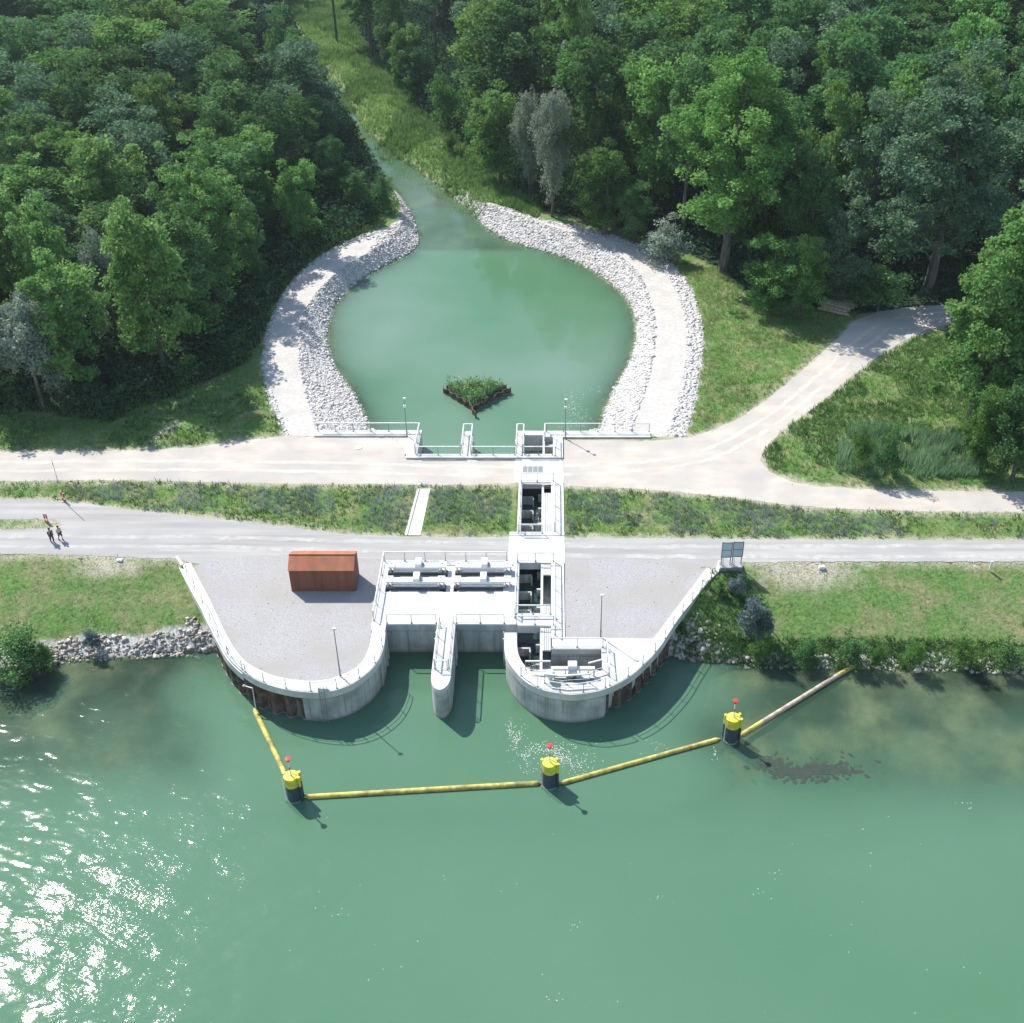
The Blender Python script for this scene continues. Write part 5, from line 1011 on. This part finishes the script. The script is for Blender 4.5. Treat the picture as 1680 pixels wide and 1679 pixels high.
# hand placed trees: x, y of top, y of foot, half width (photo pixels), kind
for t in [
 (350,228,482,66,'poplar','tall bright poplar standing at the right end of the left wood, bare lower trunk',GL),
 (216,220,450,60,'poplar','bright poplar behind, between the two other tall back poplars of the left wood',GL),
 (82,226,440,60,'poplar','bright poplar in the back poplar row near the left picture edge',GL),
 (272,333,610,56,'poplar','bright poplar in the front row, right of the small silver willow',GL),
 (132,372,640,62,'poplar','broad bright poplar in the front row behind the big silver willow',GL),
 (42,312,560,48,'poplar','bright poplar above the big silver willow, left of the front row',GL),
 (108,330,580,40,'poplar','slim bright poplar between the front poplars of the left wood',GL),
 (-2,440,660,45,'poplar','bright poplar cut by the left picture edge',GL),
 (-10,345,600,40,'poplar','slim poplar at the left picture edge, above the other edge poplar',GL),
 (72,488,668,46,'willow','big silver grey willow at the front corner of the left wood',GL),
 (198,383,570,30,'willow','small silver willow top between the bright front poplars',GL),
 (502,265,405,36,'lime','lone pale green small tree in the dark gap left of the stream',GL),
 (428,235,400,36,'broad','dark tree right of the tallest left poplar',GL),
 (554,222,335,27,'broad','dark tree leaning over the mouth of the stream',GL),
 (586,278,354,20,'broad','small dark tree at the tip of the left wood by the stream mouth',GL),
 (500,55,192,32,'lime','mid green tree on the upper edge of the left wood beside the far meadow',GL),
 (470,10,160,32,'broad','dark tree at the top of the left wood beside the far meadow',GL),
 (612,-45,95,36,'tallg','tall dark tree at the top right of the far meadow',GR),
 (648,-30,135,34,'broad','dark tree right of the far meadow, behind the leafy shrub',GR),
 (600,-20,70,30,'tallg','slim dark tree at the top of the picture right of the bare trunk',GR),
 (672,40,160,30,'lime','mid green tree at the right side of the far meadow',GR),
 (526,158,268,30,'broad','dark tree on the stream bend at the edge of the left wood',GL),
 (502,66,215,38,'blue','blue green tree on the upper stream edge of the left wood',GL),
 (390,95,270,42,'broad','dark green tree above the tallest left poplar',GL),
 (290,120,300,46,'lime','mid green conical tree in the centre of the left wood',GL),
 (420,330,470,30,'broad','low dark tree behind the bright poplar with the bare trunk',GL),
 (630,285,345,18,'shrub','dark shrub at the narrow neck of the stream',None),
 (905,148,356,34,'grey','thin grey half bare tree at the wood edge above the pond',GR),
 (868,150,322,30,'grey','pale brownish half bare tree left of the grey one above the pond',GR),
 (820,145,300,46,'lime','mid green tree left of the half bare trees at the wood edge',GR),
 (792,180,262,30,'shrubg','fresh green shrub beside the far stream meadow',None),
 (735,118,215,32,'shrubg','leafy shrub where the far meadow meets the right wood',None),
 (742,215,252,16,'shrubg','small green shrub in the far stream meadow',None),
 (690,80,170,28,'broad','dark tree at the far end of the right wood edge',GR),
 (990,240,385,42,'lime','mid green ivy clad tree above the right pond bank',GR),
 (1040,300,400,30,'broad','small dark tree behind the round willow shrub',GR),
 (1185,88,445,112,'lime','huge mid green tree in the middle of the right wood',GR),
 (1250,170,430,70,'lime','broad mid green tree leaning right of the huge one',GR),
 (1255,68,330,55,'blue','blue green tree top behind the huge mid green tree',GR),
 (1345,140,400,46,'lime','narrow mid green tree between the huge tree and the blue green one',GR),
 (1370,330,500,48,'blue','small blue green tree in front of the great blue green crown',GR),
 (1320,240,470,44,'broad','dark tree behind the log stack',GR),
 (1520,110,480,118,'blue','great round blue green tree on the right of the wood',GR),
 (1420,150,430,60,'blue','blue green tree on the left shoulder of the great round one',GR),
 (1600,75,330,70,'blue','blue green tree behind the great round one, near the right edge',GR),
 (1090,357,428,38,'shrubw','round silver grey willow shrub on the right pond bank',None),
 (1262,388,515,46,'lime','dull green bushy tree on the meadow edge, left one',GR),
 (1312,392,518,36,'lime','dull green bushy tree on the meadow edge, right one near the logs',GR),
 (1440,430,510,50,'shrub','dark green shrub on the wood side of the branching dirt road',None),
 (1395,440,505,32,'shrub','dark shrub right behind the log stack',None),
 (1634,258,690,94,'poplar','great bright poplar at the right picture edge',GR),
 (1588,350,700,64,'poplar','bright poplar overhanging the branching dirt road',GR),
 (1700,330,720,60,'poplar','bright poplar cut by the right picture edge',GR),
 (1660,620,790,52,'broad','low dark ivy covered tree at the right edge above the road',GR),
 (1600,640,770,34,'lime','bushy tree below the great right poplars',GR),
 (1450,692,782,26,'shrub','dark shrub in the middle of the reed bed',None),
 (1410,700,780,20,'shrubg','green shrub at the left side of the reed bed',None)]:
    tree(*t)
for (px,yt,yb,hw,k,lab) in [(30,1040,1092,52,'shrub','dense dark green bush overhanging the water at the left corner'),(75,1058,1088,18,'shrubg','small green bush right of the dark corner bush'),
 (152,1035,1062,14,'shrubb','small blue grey shrub on the left bank rocks'),(1232,982,1040,27,'shrubb','blue grey flowering shrub on the slope right of the quay arm'),(1255,1000,1036,15,'shrubb','smaller blue grey shrub right of the large one'),(1207,948,985,16,'shrubb','blue grey shrub just below the notice boards'),
 (1178,955,985,13,'shrubg','low brownish green shrub at the end of the quay arm'),(1245,1045,1075,22,'shrubg','green bush by the water below the blue grey shrubs'),(1320,1045,1080,26,'shrub','dark bush at the waterside left of the boom end'),(1395,1045,1080,30,'shrub','dark bush at the waterside by the boom end'),
 (1440,1055,1086,16,'shrubg','bright green bush right of the boom end'),(1495,1052,1088,22,'shrubg','bright green bush at the waterside above the lone stone'),(1580,1050,1086,24,'shrubg','green bush at the waterside near the right edge'),(1650,1052,1090,26,'shrub','dark bush at the waterside by the right picture edge')]:
    zg=-2.6 if yb>1050 else -1.4; x,y,_=P(px,yb,zg); e_=math.atan2(yt-PY,F)+PITCH; h=H-math.tan(e_)*y-zg; gz=float(terrain([x],[y])[0][0]); put(x,y,gz,h+zg-gz,hw*(y*CA+(H-zg)*SA)/F,k,lab)
ORD=['first','second','third','fourth','fifth','sixth','seventh','eighth','ninth','tenth','eleventh','twelfth','thirteenth','fourteenth','fifteenth','sixteenth','seventeenth','eighteenth','nineteenth','twentieth','twenty first','twenty second','twenty third','twenty fourth','twenty fifth']
ROW=['front','second','third','fourth','fifth','sixth','seventh','eighth','ninth','tenth','eleventh','twelfth','thirteenth','fourteenth']
def project(x,y,z):
    v=z-H; dep=y*CA-v*SA; up=y*SA+v*CA; return PX+F*x/dep,PY-F*up/dep
def bad(x,y,R):
    pts=[(x+R*.55*math.cos(a),y+R*.55*math.sin(a)) for a in np.linspace(0,6.28,7)]+[(x,y)]; X=np.array([p[0] for p in pts]); Y=np.array([p[1] for p in pts])
    X2=np.array([x+R*.8*math.cos(q) for q in np.linspace(0,6.28,9)]); Y2=np.array([y+R*.8*math.sin(q) for q in np.linspace(0,6.28,9)])
    if (inside(X2,Y2,CR)|inside(X2,Y2,POND)).any(): return True
    for poly in (POND,BAND_L,BAND_R,ROAD_U,ROAD_L,CR,CRIN,RM): 
        if inside(X,Y,poly).any(): return True
    return False
def auto(poly,rows,side,kinds,grp,hr,seed):
    r_=np.random.default_rng(seed); 
    for ri,(yw,sp) in enumerate(rows):
        k=0; xs=np.arange(-130,130,sp)+r_.uniform(0,sp)
        for x in xs:
            x+=r_.normal(0,sp*.16); y=yw+r_.normal(0,1.6); u,v=project(x,y,0); h=r_.uniform(*hr); u2,v2=project(x,y,h)
            if u<-70 or u>1750 or v2>500 or v<-130 or v2<-420: continue
            if not inside(np.array([x]),np.array([y]),poly)[0]: continue
            um,vm=project(x,y,h*.6)
            if 535<um<650 and 90<vm<345: continue
            R=r_.uniform(.5,.64)*sp*1.1
            if bad(x,y,R): continue
            if any((x-a)**2+(y-b)**2<(.56*(R+c))**2 for a,b,c in placed): continue
            kd=kinds[int(r_.choice(len(kinds),p=WT[grp]))]; 
            put(x,y,float(terrain([x],[y])[0][0])-.1,h,R*(1. if 'tall' not in kd else .85),kd,f'{LOOK[kd]}, {ORD[k]} from left in {ROW[ri]} row of {side} wood',grp); k+=1
WT={GL:[.36,.3,.34],GR:[.3,.14,.22,.2,.14]}
FLW=np.vstack([FOR_L]); FRW=np.vstack([FOR_R])
rows_l=[(140,9.5),(149,9),(158,9),(167,9),(177,9.2),(187,9.5),(198,10),(210,10.5),(223,11.5),(238,12.5),(256,14),(276,16),(298,17),(320,18)]
auto(FLW,rows_l,'left',['broad','blue','lime'],GL,(15,20),201)
rows_r=[(163,9.5),(172,9.5),(182,9.5),(192,10),(203,10.5),(215,11.5),(229,12.5),(245,14),(262,15),(280,17),(300,19)]
auto(FRW,rows_r,'right',['broad','blue','lime','tall','tallg'],GR,(19,26),202)
for i,(px,yt,yb,hw,lab) in enumerate([(553,-160,70,26,'tall tree with a long bare dark trunk at the top of the far meadow'),(940,-40,246,30,'tall tree with a long bare pale trunk above the half bare trees'),(1010,-40,150,26,'tall thin trunked tree right of the long bare trunk'),(716,-150,112,24,'tall dark trunked tree behind the far meadow'),(912,-60,170,24,'slim tall tree just left of the long bare pale trunk'),(870,-100,140,24,'slim tall light tree behind the half bare trees')]): tree(px,yt,yb,hw,'tall' if i!=3 else 'tallg',lab,GR)
print('trees',len(placed))
